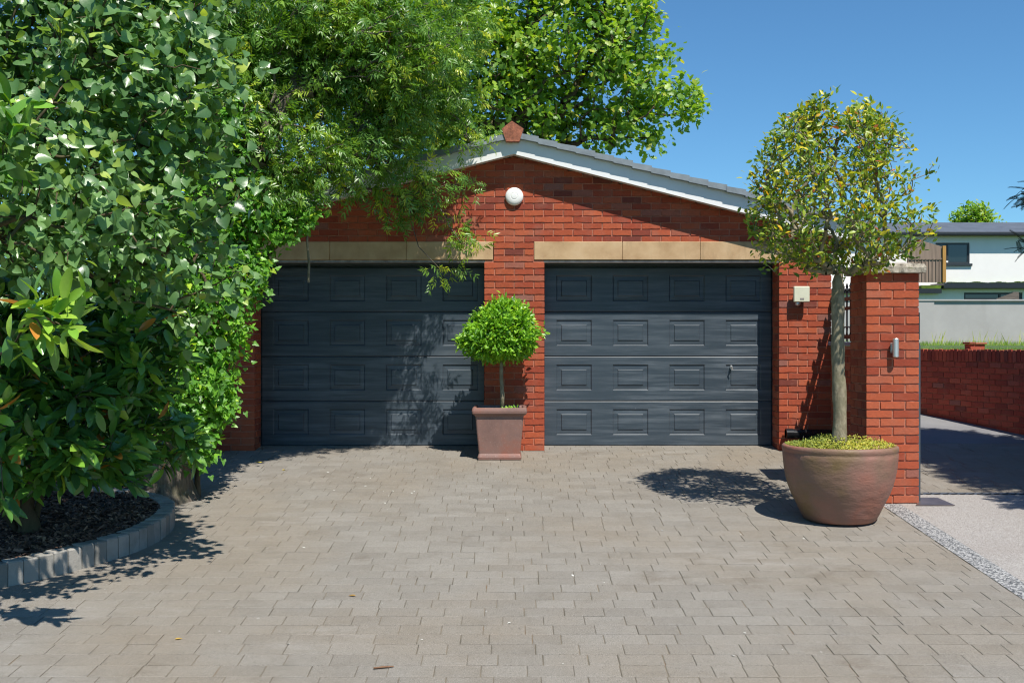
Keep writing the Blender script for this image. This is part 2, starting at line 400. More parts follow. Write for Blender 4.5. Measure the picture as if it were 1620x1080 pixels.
c = t.ramp(big, [(0.3, (0.17, 0.10, 0.085)), (0.5, (0.24, 0.135, 0.11)), (0.7, (0.29, 0.11, 0.075))])
c = t.mix(t.ramp(sp, [(0.58, (0, 0, 0, 1)), (0.72, (0.6, 0.6, 0.6, 1))]), c, (0.40, 0.31, 0.27, 1))
c = t.mix(t.ramp(st, [(0.55, (0, 0, 0, 1)), (0.8, (0.5, 0.5, 0.5, 1))]), c, (0.15, 0.11, 0.10, 1))
t.base(c); t.rough(0.5); t.bump(sp, 0.3, 0.004); MATS['planter_glaze'] = t.m

t = NT('render_grey')
n = t.noise(0.7, 6, 0.65); n2 = t.noise(1.0, 5, 0.6, t.coord((3, 3, 0.5)))
c = t.ramp(n, [(0.3, (0.36, 0.345, 0.335)), (0.7, (0.47, 0.455, 0.44))])
c = t.mix(t.ramp(n2, [(0.55, (0, 0, 0, 1)), (0.8, (0.4, 0.4, 0.4, 1))]), c, (0.30, 0.275, 0.25, 1))
t.base(c); t.rough(0.95); MATS['render_grey'] = t.m
t = NT('grass_ground')
n = t.noise(2, 6, 0.7); t.base(t.ramp(n, [(0.3, (0.035, 0.07, 0.014)), (0.7, (0.09, 0.14, 0.03))])); t.rough(0.95); t.bump(n, 0.6, 0.05); MATS['grass_ground'] = t.m
t = NT('window_glass'); t.base((0.012, 0.016, 0.016)); t.rough(0.03); t.set(Specular_IOR_Level=0.9); MATS['window_glass'] = t.m

# ------------------------------------------------------------------ the ground
PAVE_X1 = 3.32
def pavers(mb, x0, x1, y0, y1, row=0.165, lens=(0.25, 0.25, 0.25, 0.168), dz=0.0, seed=1, clip=None):
    r = random.Random(seed); y = y0; k = 0
    while y < y1:
        ya, yb = y, min(y + row, y1)
        x = x0 - r.uniform(0, 0.25)
        while x < x1:
            L = r.choice(lens)
            xa, xb = max(x, x0), min(x + L, x1); x += L
            if xb - xa < 0.03: continue
            if clip and not clip((xa + xb) / 2, (ya + yb) / 2): continue
            g = 0.0021 + r.uniform(-0.0010, 0.0020); c = 0.0035
            X0, X1, Y0, Y1 = xa + g, xb - g, ya + g, yb - g
            h = dz + r.uniform(-0.0012, 0.0012); tx = r.uniform(-0.004, 0.004); ty = r.uniform(-0.004, 0.004)
            j = lambda: r.uniform(-0.0012, 0.0012)
            top = [(X0 + c + j(), Y0 + c + j()), (X1 - c + j(), Y0 + c + j()), (X1 - c + j(), Y1 - c + j()), (X0 + c + j(), Y1 - c + j())]
            mid = [(X0, Y0), (X1, Y0), (X1, Y1), (X0, Y1)]
            xm, ym = (X0 + X1) / 2, (Y0 + Y1) / 2
            Z = lambda p, d: gz(p[1]) + h + d + tx * (p[0] - xm) + ty * (p[1] - ym)
            v = [(p[0], p[1], Z(p, 0)) for p in top] + [(p[0], p[1], Z(p, -0.0018)) for p in mid] + [(p[0], p[1], Z(p, -0.03)) for p in mid]
            f = [(0, 1, 2, 3)] + [(i + 4, (i + 1) % 4 + 4, (i + 1) % 4, i) for i in range(4)] + [(i + 8, (i + 1) % 4 + 8, (i + 1) % 4 + 4, i + 4) for i in range(4)]
            mb.add(v, f, r.random(), 0)
        y += row

def sheet(mb, x0, x1, y0, y1, dz, mi=0):
    mb.add([(x0, y0, gz(y0) + dz), (x1, y0, gz(y0) + dz), (x1, y1, gz(y1) + dz), (x0, y1, gz(y1) + dz)], [(0, 1, 2, 3)], 0.5, mi)

mb = MB()
pavers(mb, -7.5, PAVE_X1, -9.0, -2.73, seed=3)
pavers(mb, -7.5, 3.95, -2.73, 0.34, seed=4, clip=lambda x, y: not (x < -3.3 and y > -2.7))
sheet(mb, -7.5, PAVE_X1, -9.0, -2.73, -0.0042, 1); sheet(mb, -3.3, 3.95, -2.73, 0.34, -0.0042, 1)
tag(mb.build('drive_paving', [MATS['paver'], MATS['joint_sand']]), 'sloping drive of grey-tan rectangular concrete setts', 'paving', kind='structure')

mb = MB(); sheet(mb, -8, -3.302, -2.73, 0.34, -0.012)
tag(mb.build('bare_soil', MATS['soil']), 'bare dark soil under the trees left of the garage', 'soil', kind='structure')
mb = MB(); sheet(mb, PAVE_X1 + 0.175, 11, -13, -2.36, 0.0)
tag(mb.build('resin_path', MATS['resin']), 'pale pinkish resin bound gravel surface right of the drive', 'path', kind='structure')
mb = MB(); n = 60
ys = np.linspace(-9.5, -2.75, n)
lx = [PAVE_X1 + 0.004 * mnoise.noise(Vector((0, y * 4, 0))) for y in ys]
v = [(x, y, gz(y) + 0.002) for x, y in zip(lx, ys)] + [(PAVE_X1 + 0.178 + 0.004 * mnoise.noise(Vector((9, y * 4, 0))), y, gz(y) + 0.002) for y in ys]
mb.add(v, [(i, i + n, i + n + 1, i + 1) for i in range(n - 1)])
tag(mb.build('pebble_border', MATS['pebble_strip']), 'speckled grey and white pebble border strip beside the resin path', 'border', kind='structure')

mb = MB()
pavers(mb, 3.95, 8.2, -2.26, 0.5, seed=8, row=0.2, lens=(0.2, 0.3, 0.4)); sheet(mb, 3.95, 8.2, -2.26, 0.5, -0.005, 1)
mb.add([(3.95, .5, gz(.5)), (9.5, .5, gz(.5)), (9.5, 8, gz(8)), (3.6, 8, gz(8)), (3.6, 5, gz(5))], [(0, 1, 2, 3, 4)], 0.5, 2)
tag(mb.build('side_drive', [MATS['paver'], MATS['joint_sand'], MATS['tarmac']]), 'side drive beyond the drain, mostly in shade', 'drive', kind='structure')

# the base terrain: one sheet to the horizon, and the higher lawn behind
mb = MB()
prof = [(-400, -1.6), (-60, -1.5), (-20, -1.4), (-14, gz(-14) - 0.05), (0, -0.05), (8, gz(8) - 0.05), (30, 0.7), (600, 0.9)]
v = []
for y, z in prof: v += [(-600, y, z), (600, y, z)]
mb.add(v, [(2 * i, 2 * i + 1, 2 * i + 3, 2 * i + 2) for i in range(len(prof) - 1)])
tag(mb.build('ground', MATS['grass_ground']), 'grassy ground far around the drive', 'ground', kind='structure')

WALL_PATH = [(8.1, -5.0), (7.15, -1.7), (6.42, 1.1), (5.84, 3.0), (4.95, 4.9), (3.75, 6.6)]   # front foot of the boundary wall
LZ = 1.12
mb = MB()
edge = [(x + 0.1, y + 0.05) for x, y in WALL_PATH]
v = [(x, y, LZ) for x, y in edge] + [(40, y, LZ + 0.05) for x, y in edge]
mb.add(v, [(i + 1, i, i + 6, i + 7) for i in range(5)])
mb.add([(3.85, 6.65, LZ), (40, 6.65, LZ + .05), (40, 14, LZ + .1), (-40, 14, LZ + .1), (-40, 6.65, LZ)], [(0, 1, 2, 3, 4)])
mb.add([(-40, 14, LZ + .1), (40, 14, LZ + .1), (500, 45, 1.5), (500, 600, 1.5), (-500, 600, 1.5), (-500, 45, 1.5)], [(0, 1, 2, 3, 4, 5)])
tag(mb.build('lawn', MATS['grass_ground']), 'raised grass bank behind the boundary wall', 'lawn', kind='structure')

# ------------------------------------------------------------------ brickwork
def add_brick(mb, P, ua, ub, za, zb, proj, tint, r, mi=0, ns=4):
    j = lambda a: r.uniform(-a, a)
    back, front = [], []
    us = [ua + (ub - ua) * i / ns for i in range(ns + 1)]
    pr = proj + j(0.0022); tl = j(0.0012)
    for k, z in enumerate((za, zb)):
        for i, u in enumerate(us):
            back.append(P(u, -0.004, z))
            du = 0.003 if i == 0 else (-0.003 if i == ns else 0)
            zz = z + (0.003 if k == 0 else -0.002) + j(0.0030)
            front.append(P(u + du + j(0.001), pr + (tl if k else -tl) + j(0.0012), zz))
    m = ns + 1
    v = back + front; o = 2 * m
    f = [(o + i, o + i + 1, o + m + i + 1, o + m + i) for i in range(ns)]
    f += [(i, i + 1, o + i + 1, o + i) for i in range(ns)]
    f += [(m + i + 1, m + i, o + m + i, o + m + i + 1) for i in range(ns)]
    f += [(0, o, o + m, m), (ns, m + ns, o + m + ns, o + ns)]
    mb.add(v, f, tint, mi)

def brickwork(mb, P, z0, nc, intervals, seed=1, proj=0.009, bl=0.225, ch=0.075, phase=0.0, mi=0, ns=4):
    r = random.Random(seed)
    for k in range(nc):
        za = z0 + k * ch + 0.005; zb = za + ch - 0.010
        ph = phase + (bl / 2 if k % 2 else 0)
        for (a, b, ca, cb) in intervals(za, zb):     # ca / cb: the end is an open corner
            i0 = math.floor((a - ph) / bl)
            cuts = [a] + [ph + i * bl for i in range(i0 + 1, i0 + 2 + int((b - a) / bl) + 1) if a + 0.05 < ph + i * bl < b - 0.05] + [b]
            for i in range(len(cuts) - 1):
                ua = cuts[i] + (0.005 if i or not ca else -proj); ub = cuts[i + 1] - (0.005 if i < len(cuts) - 2 or not cb else -proj)
                add_brick(mb, P, ua, ub, za, zb, proj, min(1, max(0, r.gauss(0.52, 0.24))), r, mi, ns)

# ------------------------------------------------------------------ the garage
APX, APZ, RS, OV = 0.02, 3.378, 0.255, 0.20    # apex under the bargeboard, roof slope, overhang at the verge
L0, L1, R0, R1, GX0, GX1, WT = -2.97, -0.311, 0.364, 3.08, -3.66, 3.67, 0.33
LZ0, LZ1 = 2.195, 2.40                          # lintels
garage = empty('garage', (0, 0, 0), 'red brick double garage with two black panelled doors and a shallow gable', 'garage')
soff = lambda x: APZ - RS * abs(x - APX)
mb = MB()
for a, b in ((GX0, L0), (L1, R0), (R1, GX1)):
    mb.box(a, b, 0, WT, -0.3, LZ0, mi=1)
mb.box(GX0, L0 - 0.12, 0.0, WT, LZ0, LZ1, mi=1); mb.box(L1 + 0.1, R0 - 0.1, 0.0, WT, LZ0, LZ1, mi=1); mb.box(R1 + 0.12, GX1, 0.0, WT, LZ0, LZ1, mi=1)
mb.prism([(GX0, LZ1), (GX1, LZ1), (GX1, soff(GX1)), (APX, APZ), (GX0, soff(GX0))], 0.0, WT, mi=1)
for xa, xb in ((GX0, GX0 + 0.2), (GX1 - 0.2, GX1)): mb.box(xa, xb, WT, 6.0, -0.3, 2.5, mi=1)
mb.box(GX0 + .2, GX1 - .2, 5.8, 6.0, -0.3, 2.5, mi=1)
mb.prism([(GX0 + .2, 2.5), (GX1 - .2, 2.5), (APX, APZ + .02)], 5.8, 6.0, mi=1)
front = lambda u, o, z: (u, -o, z)
def gable_iv(za, zb):
    zc = (za + zb) / 2
    if zc < LZ0: return [(GX0, L0, 1, 1), (L1, R0, 1, 1), (R1, GX1, 1, 1)]
    if zc < LZ1: return [(GX0, L0 - 0.12, 1, 0), (L1 + 0.095, R0 - 0.11, 0, 0), (R1 + 0.125, GX1, 0, 1)]
    h = (APZ + 0.03 - za) / RS
    a, b = max(GX0, APX - h), min(GX1, APX + h)
    return [(a, b, a == GX0, b == GX1)] if b - a > 0.1 else []
brickwork(mb, front, -0.005, 46, gable_iv, 5, phase=R0)
brickwork(mb, lambda u, o, z: (R1 - o, u, z), -0.005, 29, lambda a, b: [(0.0, WT - 0.02, 0, 0)], 6, phase=0.1)
brickwork(mb, lambda u, o, z: (L0 + o, u, z), -0.005, 29, lambda a, b: [(0.0, WT - 0.02, 0, 0)], 7, phase=0.1)
brickwork(mb, lambda u, o, z: (R0 + 0.0 - o - 0.0 + 0.0, u, z) if False else (L1 - o, u, z), -0.005, 29, lambda a, b: [(0.0, WT - 0.02, 0, 0)], 8, phase=0.1)
brickwork(mb, lambda u, o, z: (R0 + o, u, z), -0.005, 29, lambda a, b: [(0.0, WT - 0.02, 0, 0)], 9, phase=0.1)
brickwork(mb, lambda u, o, z: (GX1 + o, u, z), -0.005, 32, lambda a, b: [(0.0, 6.0, 0, 0)], 10, ns=2)
brickwork(mb, lambda u, o, z: (GX0 - o, u, z), -0.005, 32, lambda a, b: [(0.0, 6.0, 0, 0)], 11, ns=2)
mb.build('wall', [MATS['brick'], MATS['mortar']], garage)

for (a, b, joints) in ((-3.09, -0.218, (-2.096, -1.215)), (0.255, 3.20, (1.27, 2.165))):
    mb = MB(); cs = [a] + list(joints) + [b]
    for i in range(3):
        xa, xb = cs[i] + (0.0025 if i else 0), cs[i + 1] - (0.0025 if i < 2 else 0)
        mb.box(xa, xb, -0.014, 0.2, LZ0 + 0.0, LZ1 + 0.003, ch=0.004)
    mb.box(a + .02, b - .02, -0.004, 0.15, LZ0 + 0.005, LZ1 - 0.003)
    mb.build('lintel', MATS['sandstone'], garage)

# doors: four sections, four raised panels each
DY = WT + 0.0
def ring(mb, x0, x1, z0, z1, levels, y):
    """nested rectangles: levels = [(inset, depth)], last one filled"""
    prev = None
    for ins, dp in levels:
        cur = [(x0 + ins, y + dp, z0 + ins), (x1 - ins, y + dp, z0 + ins), (x1 - ins, y + dp, z1 - ins), (x0 + ins, y + dp, z1 - ins)]
        if prev is not None:
            mb.add(prev + cur, [(i, (i + 1) % 4, (i + 1) % 4 + 4, i + 4) for i in range(4)])
        prev = cur
    mb.add(prev, [(0, 1, 2, 3)])
def door_section(x0, x1, z0, z1, panels, y):
    mb = MB(); e = 0.010
    pz0, pz1 = z0 + 0.125, z0 + 0.43
    xs = [x0] + [v for p in panels for v in p] + [x1]
    q = lambda a, b, c, d: mb.add([(a, y, c), (b, y, c), (b, y, d), (a, y, d)], [(0, 1, 2, 3)])
    q(x0, x1, z0 + e, pz0); q(x0, x1, pz1, z1 - e)
    for i in range(0, len(xs), 2): q(xs[i], xs[i + 1], pz0, pz1)
    for a, b in panels:
        ring(mb, a, b, pz0, pz1, [(0, 0), (0.013, 0.012), (0.058, 0.009), (0.067, 0.001)], y)
    for za, zb in ((z0 + e, z0), (z1 - e, z1)):     # rounded lips
        ym = y + 0.008
        mb.add([(x0, y, za), (x1, y, za), (x1, ym, zb), (x0, ym, zb)], [(0, 1, 2, 3)])
        mb.add([(x0, ym, zb), (x1, ym, zb), (x1, y + 0.04, zb), (x0, y + 0.04, zb)], [(0, 1, 2, 3)])
    return mb
def sc13(px): return (px - 810) * (D + DY) / F
HS = 0.526
def garage_door(x0, x1, first, label, handle):
    fr = MB()
    fr.box(x0 - 0.05, x1 + 0.05, DY + 0.042, DY + 0.10, -0.1, 2.4)
    fr.box(x0 - 0.04, x1 + 0.04, DY - 0.10, DY + 0.04, 2.150, 2.30)
    d = fr.build('garage_door', MATS['garage_paint'], garage); d['label'] = label
    zb = 0.028
    for k in range(4):
        ps = [(first + i * 0.667, first + i * 0.667 + 0.42) for i in range(4)]
        s = door_section(x0, x1, zb + k * HS + 0.0015, zb + (k + 1) * HS - 0.0015, ps, DY).build('door_section', MATS['garage_paint'], d)
    mb = MB(); mb.box(x0 - 0.02, x1 + 0.02, 0.012, 0.10, 2.165, LZ0 - 0.001, ch=0.003)
    mb.box(x0 - 0.02, x1 + 0.02, 0.002, 0.012, 2.165, 2.172); mb.build('steel_lintel', MATS['metal_strip'], d)
    mb = MB(); mb.box(x0, x1, DY - 0.004, DY + 0.04, 0.012, 0.026, ch=0.002); mb.build('bottom_seal', MATS['metal_strip'], d)
    mb = MB(); mb.box(x0, x1, DY - 0.05, DY + 0.05, -0.02, 0.032 - 0.02, ch=0.003); mb.build('threshold', MATS['wood_sill'], d)
    if handle:
        mb = MB(); hx, hz = handle
        ol = [(hx + 0.014 * math.sin(t) * (1.0 if math.cos(t) > -.2 else .75), hz + 0.028 * math.cos(t)) for t in np.linspace(0, 2 * math.pi, 17)[:-1]]
        mb.prism(ol, DY - 0.022, DY + 0.004)
        mb.tube([(hx, DY - 0.05, hz + 0.01), (hx, DY - 0.015, hz + 0.01)], 0.009, 10)
        mb.tube([(hx - 0.004, DY - 0.052, hz + 0.012), (hx + 0.008, DY - 0.052, hz - 0.028)], [0.009, 0.006], 8)
        mb.build('handle', MATS['steel'], d)
    return d
garage_door(L0 + 0.02, L1 - 0.02, sc13(432), 'left garage door, half in tree shade', None)
garage_door(R0 + 0.02, R1 - 0.02, sc13(880), 'right garage door in full sun with a silver handle', (sc13(1156.5), EYE - (581 - 545) * (D + DY) / F))

# bargeboards, soffit, roof
mb = MB()
BH = 0.19
EX = 3.98
for s in (-1, 1):
    xe = APX + s * (EX - APX)
    ze = APZ - RS * abs(EX - APX)
    mb.prism([(APX, APZ), (xe, ze), (xe, ze + BH), (APX, APZ + BH)], -OV, -OV + 0.025)
    # soffit: thin strip back to the wall
    mb.add([(APX, -OV + .024, APZ + .012), (xe, -OV + .024, ze + .012), (xe, 0.05, ze + .012), (APX, 0.05, APZ + .012)], [(0, 1, 2, 3)])
mb.build('bargeboard', MATS['white_board'], garage)
mb = MB()
for s in (-1, 1):
    xe = APX + s * (EX - APX - 0.01); ze = APZ - RS * (EX - APX)
    mb = MB(); mb.box(min(xe, xe - s * .02), max(xe, xe - s * .02), -OV + .03, 6.1, ze - .02, ze + BH - .02)
    mb.build('fascia', MATS['white_board'], garage)
# tiled slopes (stepped courses) with a thick verge unit at the end of each course
roof = MB(); rr = random.Random(3)
nst = 19; step = (EX + 0.06) / nst
sl_n = math.sqrt(1 + RS * RS)
for s in (-1, 1):
    for i in range(nst):
        xa, xb = 0.03 + i * step, 0.03 + (i + 1) * step + 0.02
        za = APZ + BH + 0.012 - RS * xa; zb = APZ + BH + 0.012 - RS * xb + 0.018
        X = lambda x: APX + s * x
        th = 0.05
        roof.prism([(X(xa), za), (X(xb), zb), (X(xb), zb + 0.026), (X(xa), za + 0.022)], -OV + 0.02, 6.2, rr.random())
roof_o = roof.build('roof', MATS['tile_grey'], garage)
for s in (-1, 1):
    vg = MB()
    for i in range(nst):
        xa, xb = 0.06 + i * step, 0.06 + (i + 1) * step + 0.008
        jz = rr.uniform(-0.003, 0.003)
        za = APZ + BH - 0.004 - RS * xa + jz; zb = APZ + BH - 0.004 - RS * xb + 0.012 + jz
        X = lambda x: APX + s * x
        y0 = -OV - 0.068 - rr.uniform(0, 0.004)
        vg.prism([(X(xa), za - 0.010), (X(xb), zb - 0.010), (X(xb), zb + 0.058), (X(xa), za + 0.050)], y0, -OV + 0.018, rr.random())
    vg.build('verge_tile', MATS['tile_grey'], roof_o)
rg = MB()
rc = (APX - 0.012, APZ + BH + 0.045)
pent = [(rc[0] + 0.128 * math.sin(a), rc[1] + 0.118 * math.cos(a)) for a in [math.radians(v) for v in (0, 72, 144, 216, 288)]]
pent = [(pent[0][0] - .01, pent[0][1] + .006), pent[1], (pent[2][0], pent[2][1] - .012), (pent[3][0], pent[3][1] - .012), pent[4]]
rg.prism(pent, -OV - 0.085, -OV + 0.10)
for i in range(14): rg.prism([(rc[0] - 0.12, rc[1] - .01), (rc[0] + 0.12, rc[1] - .01), (rc[0], rc[1] + .10 + 0.006 * (i % 2))], -OV + 0.1 + i * 0.45, -OV + 0.1 + (i + 1) * 0.45 - 0.01)
rg.build('ridge_tile', MATS['terracotta'], roof_o)

# ------------------------------------------------------------------ things on the garage wall
p = at(813.6, 311, D - 0.03)
mb = MB(); pr = []
for r_, y_ in ((0.096, 0.0), (0.104, -0.010), (0.104, -0.024), (0.099, -0.036), (0.088, -0.046), (0.070, -0.053), (0.048, -0.0565), (0.040, -0.0572), (0.0385, -0.0560), (0.037, -0.0574), (0.020, -0.0585), (0.004, -0.059)):
    pr.append((r_, y_))
v = []; sd = 40
for r_, y_ in pr: v += [(p[0] + r_ * math.cos(2 * math.pi * k / sd), y_ - 0.008, p[2] + r_ * math.sin(2 * math.pi * k / sd)) for k in range(sd)]
mb.add(v, [(i * sd + k, i * sd + (k + 1) % sd, (i + 1) * sd + (k + 1) % sd, (i + 1) * sd + k) for i in range(len(pr) - 1) for k in range(sd)] + [tuple((len(pr) - 1) * sd + k for k in range(sd))])
tag(mb.build('wall_access_point', MATS['white_plastic'], loc=(p[0], 0, p[2]), smooth=True), 'round white disc unit fixed high under the garage apex', 'wall unit')

p = at(1267, 465.5, D - 0.08)
box = empty('sensor_box', (p[0], 0, p[2]), 'square cream box on the brick right of the right garage door', 'sensor')
mb = MB(); mb.box(p[0] - 0.09, p[0] + 0.09, -0.125, -0.085, p[2] - 0.09, p[2] + 0.09, ch=0.008); mb.box(p[0] - 0.05, p[0] + 0.05, -0.086, -0.008, p[2] - 0.06, p[2] + 0.06); mb.build('housing', MATS['cream_plastic'], box)
mb = MB(); mb.box(p[0] - 0.02, p[0] + 0.025, -0.128, -0.124, p[2] - 0.062, p[2] - 0.044); mb.build('display', MATS['metal_strip'], box)
mb = MB(); mb.lathe([(0.012, -0.035), (0.026, -0.028), (0.030, -0.012), (0.028, 0.004)], (p[0] - 0.035, -0.075, p[2] - 0.095), 14); mb.build('lens', MATS['steel'], box)

def wall_light(x, y, z, label):
    o = empty('wall_light', (x, y, z), label, 'wall light', 'stainless steel wall lights')
    mb = MB(); mb.tube([(x, y - 0.065, z - 0.085), (x, y - 0.065, z - 0.078), (x, y - 0.065, z + 0.078), (x, y - 0.065, z + 0.085)], [0.024, 0.0275, 0.0275, 0.024], 20)
    c = mb.build('lamp_body', MATS['steel'], o, smooth=False)
    mb = MB(); mb.box(x - 0.022, x + 0.022, y - 0.04, y - 0.009, z - 0.03, z + 0.03, ch=0.003); mb.box(x - 0.03, x + 0.03, y - 0.0165, y - 0.011, z - 0.045, z + 0.045)
    mb.build('bracket', MATS['steel'], o)
p = at(812, 481, D - 0.06); wall_light(p[0], 0, p[2], 'steel wall light half hidden behind the round clipped shrub')

# black drain pipe along the foot of the wall
mb = MB(); zc = 0.205
mb.tube([(3.13, -0.09, zc), (3.14, -0.09, zc), (3.64, -0.09, zc - 0.01)], [0.05, 0.055, 0.055], 20)
mb.tube([(3.13, -0.09, zc), (3.21, -0.09, zc)], [0.060, 0.060], 20)
mb.box(3.3, 3.33, -0.15, -0.012, zc - 0.07, zc - 0.05); mb.box(3.3, 3.33, -0.1, -0.07, gz(-.09), zc - 0.052)
mb.box(3.56, 3.59, -0.1, -0.07, gz(-.09), zc - 0.056)
tag(mb.build('drain_pipe', MATS['black_gloss'], loc=(3.2, -0.09, 0)), 'glossy black pipe along the foot of the garage wall', 'pipe')

# ------------------------------------------------------------------ brick gate pier, low wall and railing
PX0, PX1, PY0, PY1 = 3.208, 3.668, -2.73, -2.27
pz = gz(PY0); PT = EYE + (545 - 432) * 9.97 / F
pier = empty('gate_pier', (3.44, -2.5, pz), 'square red brick gate pier with a rough stone cap', 'pier')
mb = MB(); m = 0.009
mb.box(PX0, PX1, PY0, PY1, pz - 0.1, PT, mi=1)
nc = int((PT - pz) / 0.075); ch = (PT - pz) / nc
seg = lambda w: (lambda a, b: [(0, w, 1, 1)])
wX = PX1 - PX0
brickwork(mb, lambda u, o, z: (PX0 + u, PY0 - o, z), pz, nc, seg(wX), 21, ch=ch, bl=wX / 2)
brickwork(mb, lambda u, o, z: (PX0 - o, PY0 + u, z), pz, nc, lambda a, b: [(0.0, wX, 0, 0)], 22, ch=ch, bl=wX / 2)
brickwork(mb, lambda u, o, z: (PX1 + o, PY0 + u, z), pz, nc, lambda a, b: [(0.0, wX, 0, 0)], 23, ch=ch, bl=wX / 2)
brickwork(mb, lambda u, o, z: (PX0 + u, PY1 + o, z), pz, nc, seg(wX), 24, ch=ch, bl=wX / 2)
mb.build('shaft', [MATS['brick'], MATS['mortar']], pier)
cp = MB(); r = random.Random(5); n_ = 14; ov = 0.055
def cap_ring(x0, x1, y0, y1, z, jit):
    pts = []
    for k in range(n_): pts.append((x0 + (x1 - x0) * k / n_, y0))
    for k in range(n_): pts.append((x1, y0 + (y1 - y0) * k / n_))
    for k in range(n_): pts.append((x1 - (x1 - x0) * k / n_, y1))
    for k in range(n_): pts.append((x0, y1 - (y1 - y0) * k / n_))
    return [(x + r.uniform(-jit, jit), y + r.uniform(-jit, jit), z + r.uniform(-jit, jit) * .7) for x, y in pts]
R = [cap_ring(PX0 - ov, PX1 + ov, PY0 - ov, PY1 + ov, PT + 0.001, 0.0005), cap_ring(PX0 - ov - .004, PX1 + ov + .004, PY0 - ov - .004, PY1 + ov + .004, PT + 0.052, 0.006),
     cap_ring(PX0 - ov + .008, PX1 + ov - .008, PY0 - ov + .008, PY1 + ov - .008, PT + 0.080, 0.006), cap_ring(PX0 + .05, PX1 - .05, PY0 + .05, PY1 - .05, PT + 0.094, 0.006), cap_ring(3.42, 3.46, -2.52, -2.48, PT + 0.104, 0.002)]
k4 = 4 * n_
cp.add([q for g in R for q in g], [(i * k4 + k, i * k4 + (k + 1) % k4, (i + 1) * k4 + (k + 1) % k4, (i + 1) * k4 + k) for i in range(4) for k in range(k4)] + [tuple(range(4 * k4, 5 * k4)), tuple(range(k4))[::-1]])
cp.build('stone_cap', MATS['cap_stone'], pier)
p = at(1413.5, 550, 9.93); wall_light(p[0] + 0.012, PY0, p[2], 'steel wall light on the front of the brick gate pier')

# slim steel gate post beside the pier
gp = empty('gate_post', (3.72, -2.62, gz(-2.62)), 'slim dark grey steel gate post right of the brick pier', 'post')
mb = MB(); zt = EYE + (545 - 542) * 10.0 / F
mb.box(3.683, 3.712, -2.68, -2.60, gz(-2.68) - 0.02, zt, ch=0.003); mb.build('lower_post', MATS['post_grey'], gp)
mb = MB(); mb.box(3.683, 3.709, -2.672, -2.608, zt + 0.03, EYE + (545 - 494) * 10.0 / F, ch=0.003); mb.build('upper_post', MATS['black_iron'], gp)
mb = MB(); mb.box(3.676, 3.704, -2.66, -2.62, zt - 0.005, zt + 0.035); mb.build('hinge', MATS['black_iron'], gp); mb = MB(); mb.box(3.676, 3.70, -2.66, -2.62, zt + .2, zt + .23); mb.build('hinge', MATS['black_iron'], gp)
mb = MB(); pp = [at(1449, 800, 3867 / 392), at(1511, 800, 3867 / 392), at(1483, 788, 3867 / 380), at(1455, 788, 3867 / 380)]
v = [(q[0], q[1], gz(q[1]) + 0.004) for q in pp] + [(q[0], q[1], gz(q[1]) + 0.010) for q in pp]
mb.add(v, [(4, 5, 6, 7), (0, 1, 5, 4), (1, 2, 6, 5), (2, 3, 7, 6), (3, 0, 4, 7)])
tag(mb.build('ground_plate', MATS['cover_plate'], loc=(3.9, -2.8, gz(-2.8))), 'flat brown metal plate on the ground at the foot of the gate pier', 'plate')

# drain channel across the side drive
dr = MB(); y0, y1 = -2.355, -2.265
for k in range(60):
    xa = 3.72 + k * 0.08
    dr.box(xa, xa + 0.052, y0, y1, gz(y0) - 0.02, gz(y0) + 0.006)
dr.box(3.72, 8.6, y0, y0 + 0.014, gz(y0) - 0.02, gz(y0) + 0.008); dr.box(3.72, 8.6, y1 - 0.014, y1, gz(y0) - 0.02, gz(y0) + 0.009)
tag(dr.build('drain_channel', MATS['drain_metal'], loc=(6, -2.31, gz(-2.3))), 'slotted metal drain channel across the mouth of the side drive', 'drain')

lw = empty('low_wall', (3.77, -1.1, gz(-1.1)), 'low brick wall with blue-grey coping between garage and gate pier', 'wall')
mb = MB(); WX0, WX1 = 3.672, 3.772
LT = 1.205
mb.box(WX0, WX1, PY1 + 0.012, -0.012, -0.3, LT, mi=1)
brickwork(mb, lambda u, o, z: (WX0 - o, u, z), -0.18, 18, lambda a, b: [(PY1 + .02, -0.014, 0, 0)], 31)
brickwork(mb, lambda u, o, z: (WX1 + o, u, z), -0.18, 18, lambda a, b: [(PY1 + .02, -0.014, 0, 0)], 32)
mb.build('brick_wall', [MATS['brick'], MATS['mortar']], lw)
mb = MB(); mb.box(WX0 - 0.035, WX1 + 0.012, PY1 + 0.012, -0.012, LT + 0.002, LT + 0.047, ch=0.006); mb.build('coping', MATS['blue_grey'], lw)
ra = empty('iron_railing', (3.72, -1.1, LT + 0.047), 'ornate black iron railing on the low brick wall', 'railing')
rx = 3.71
mb = MB(); zb = LT + 0.05
for z, h in ((zb + 0.05, 0.022), (1.62, 0.018), (1.725, 0.020)): mb.box(rx - 0.012, rx + 0.012, PY1 + 0.012, -0.03, z - h, z + h)
mb.build('rails', MATS['black_iron'], ra)
mb = MB()
for k in range(17):
    y = -2.2 + k * 0.132
    mb.box(rx - 0.008, rx + 0.008, y - 0.008, y + 0.008, zb, 1.80)
    mb.lathe([(0.008, 0), (0.022, 0.02), (0.024, 0.035), (0.012, 0.055), (0.018, 0.07), (0.002, 0.12)], (rx, y, 1.79), 8)
    ty = [(rx, y + 0.066 + 0.05 * math.cos(a), 1.37 + 0.05 * math.sin(a)) for a in np.linspace(0, 2 * math.pi, 13)]
    if k < 16: mb.tube(ty, 0.006, 5); mb.tube([(rx, q[1], q[2] + 0.303) for q in ty], 0.005, 5)
mb.build('bars', MATS['black_iron'], ra)
mb = MB()
for z in (1.66, 1.29):
    mb = MB(); mb.box(rx - 0.055, rx - 0.013, -0.06, -0.012, z - 0.05, z + 0.05, ch=0.006)
    mb.build('fixing', MATS['black_iron'], ra)

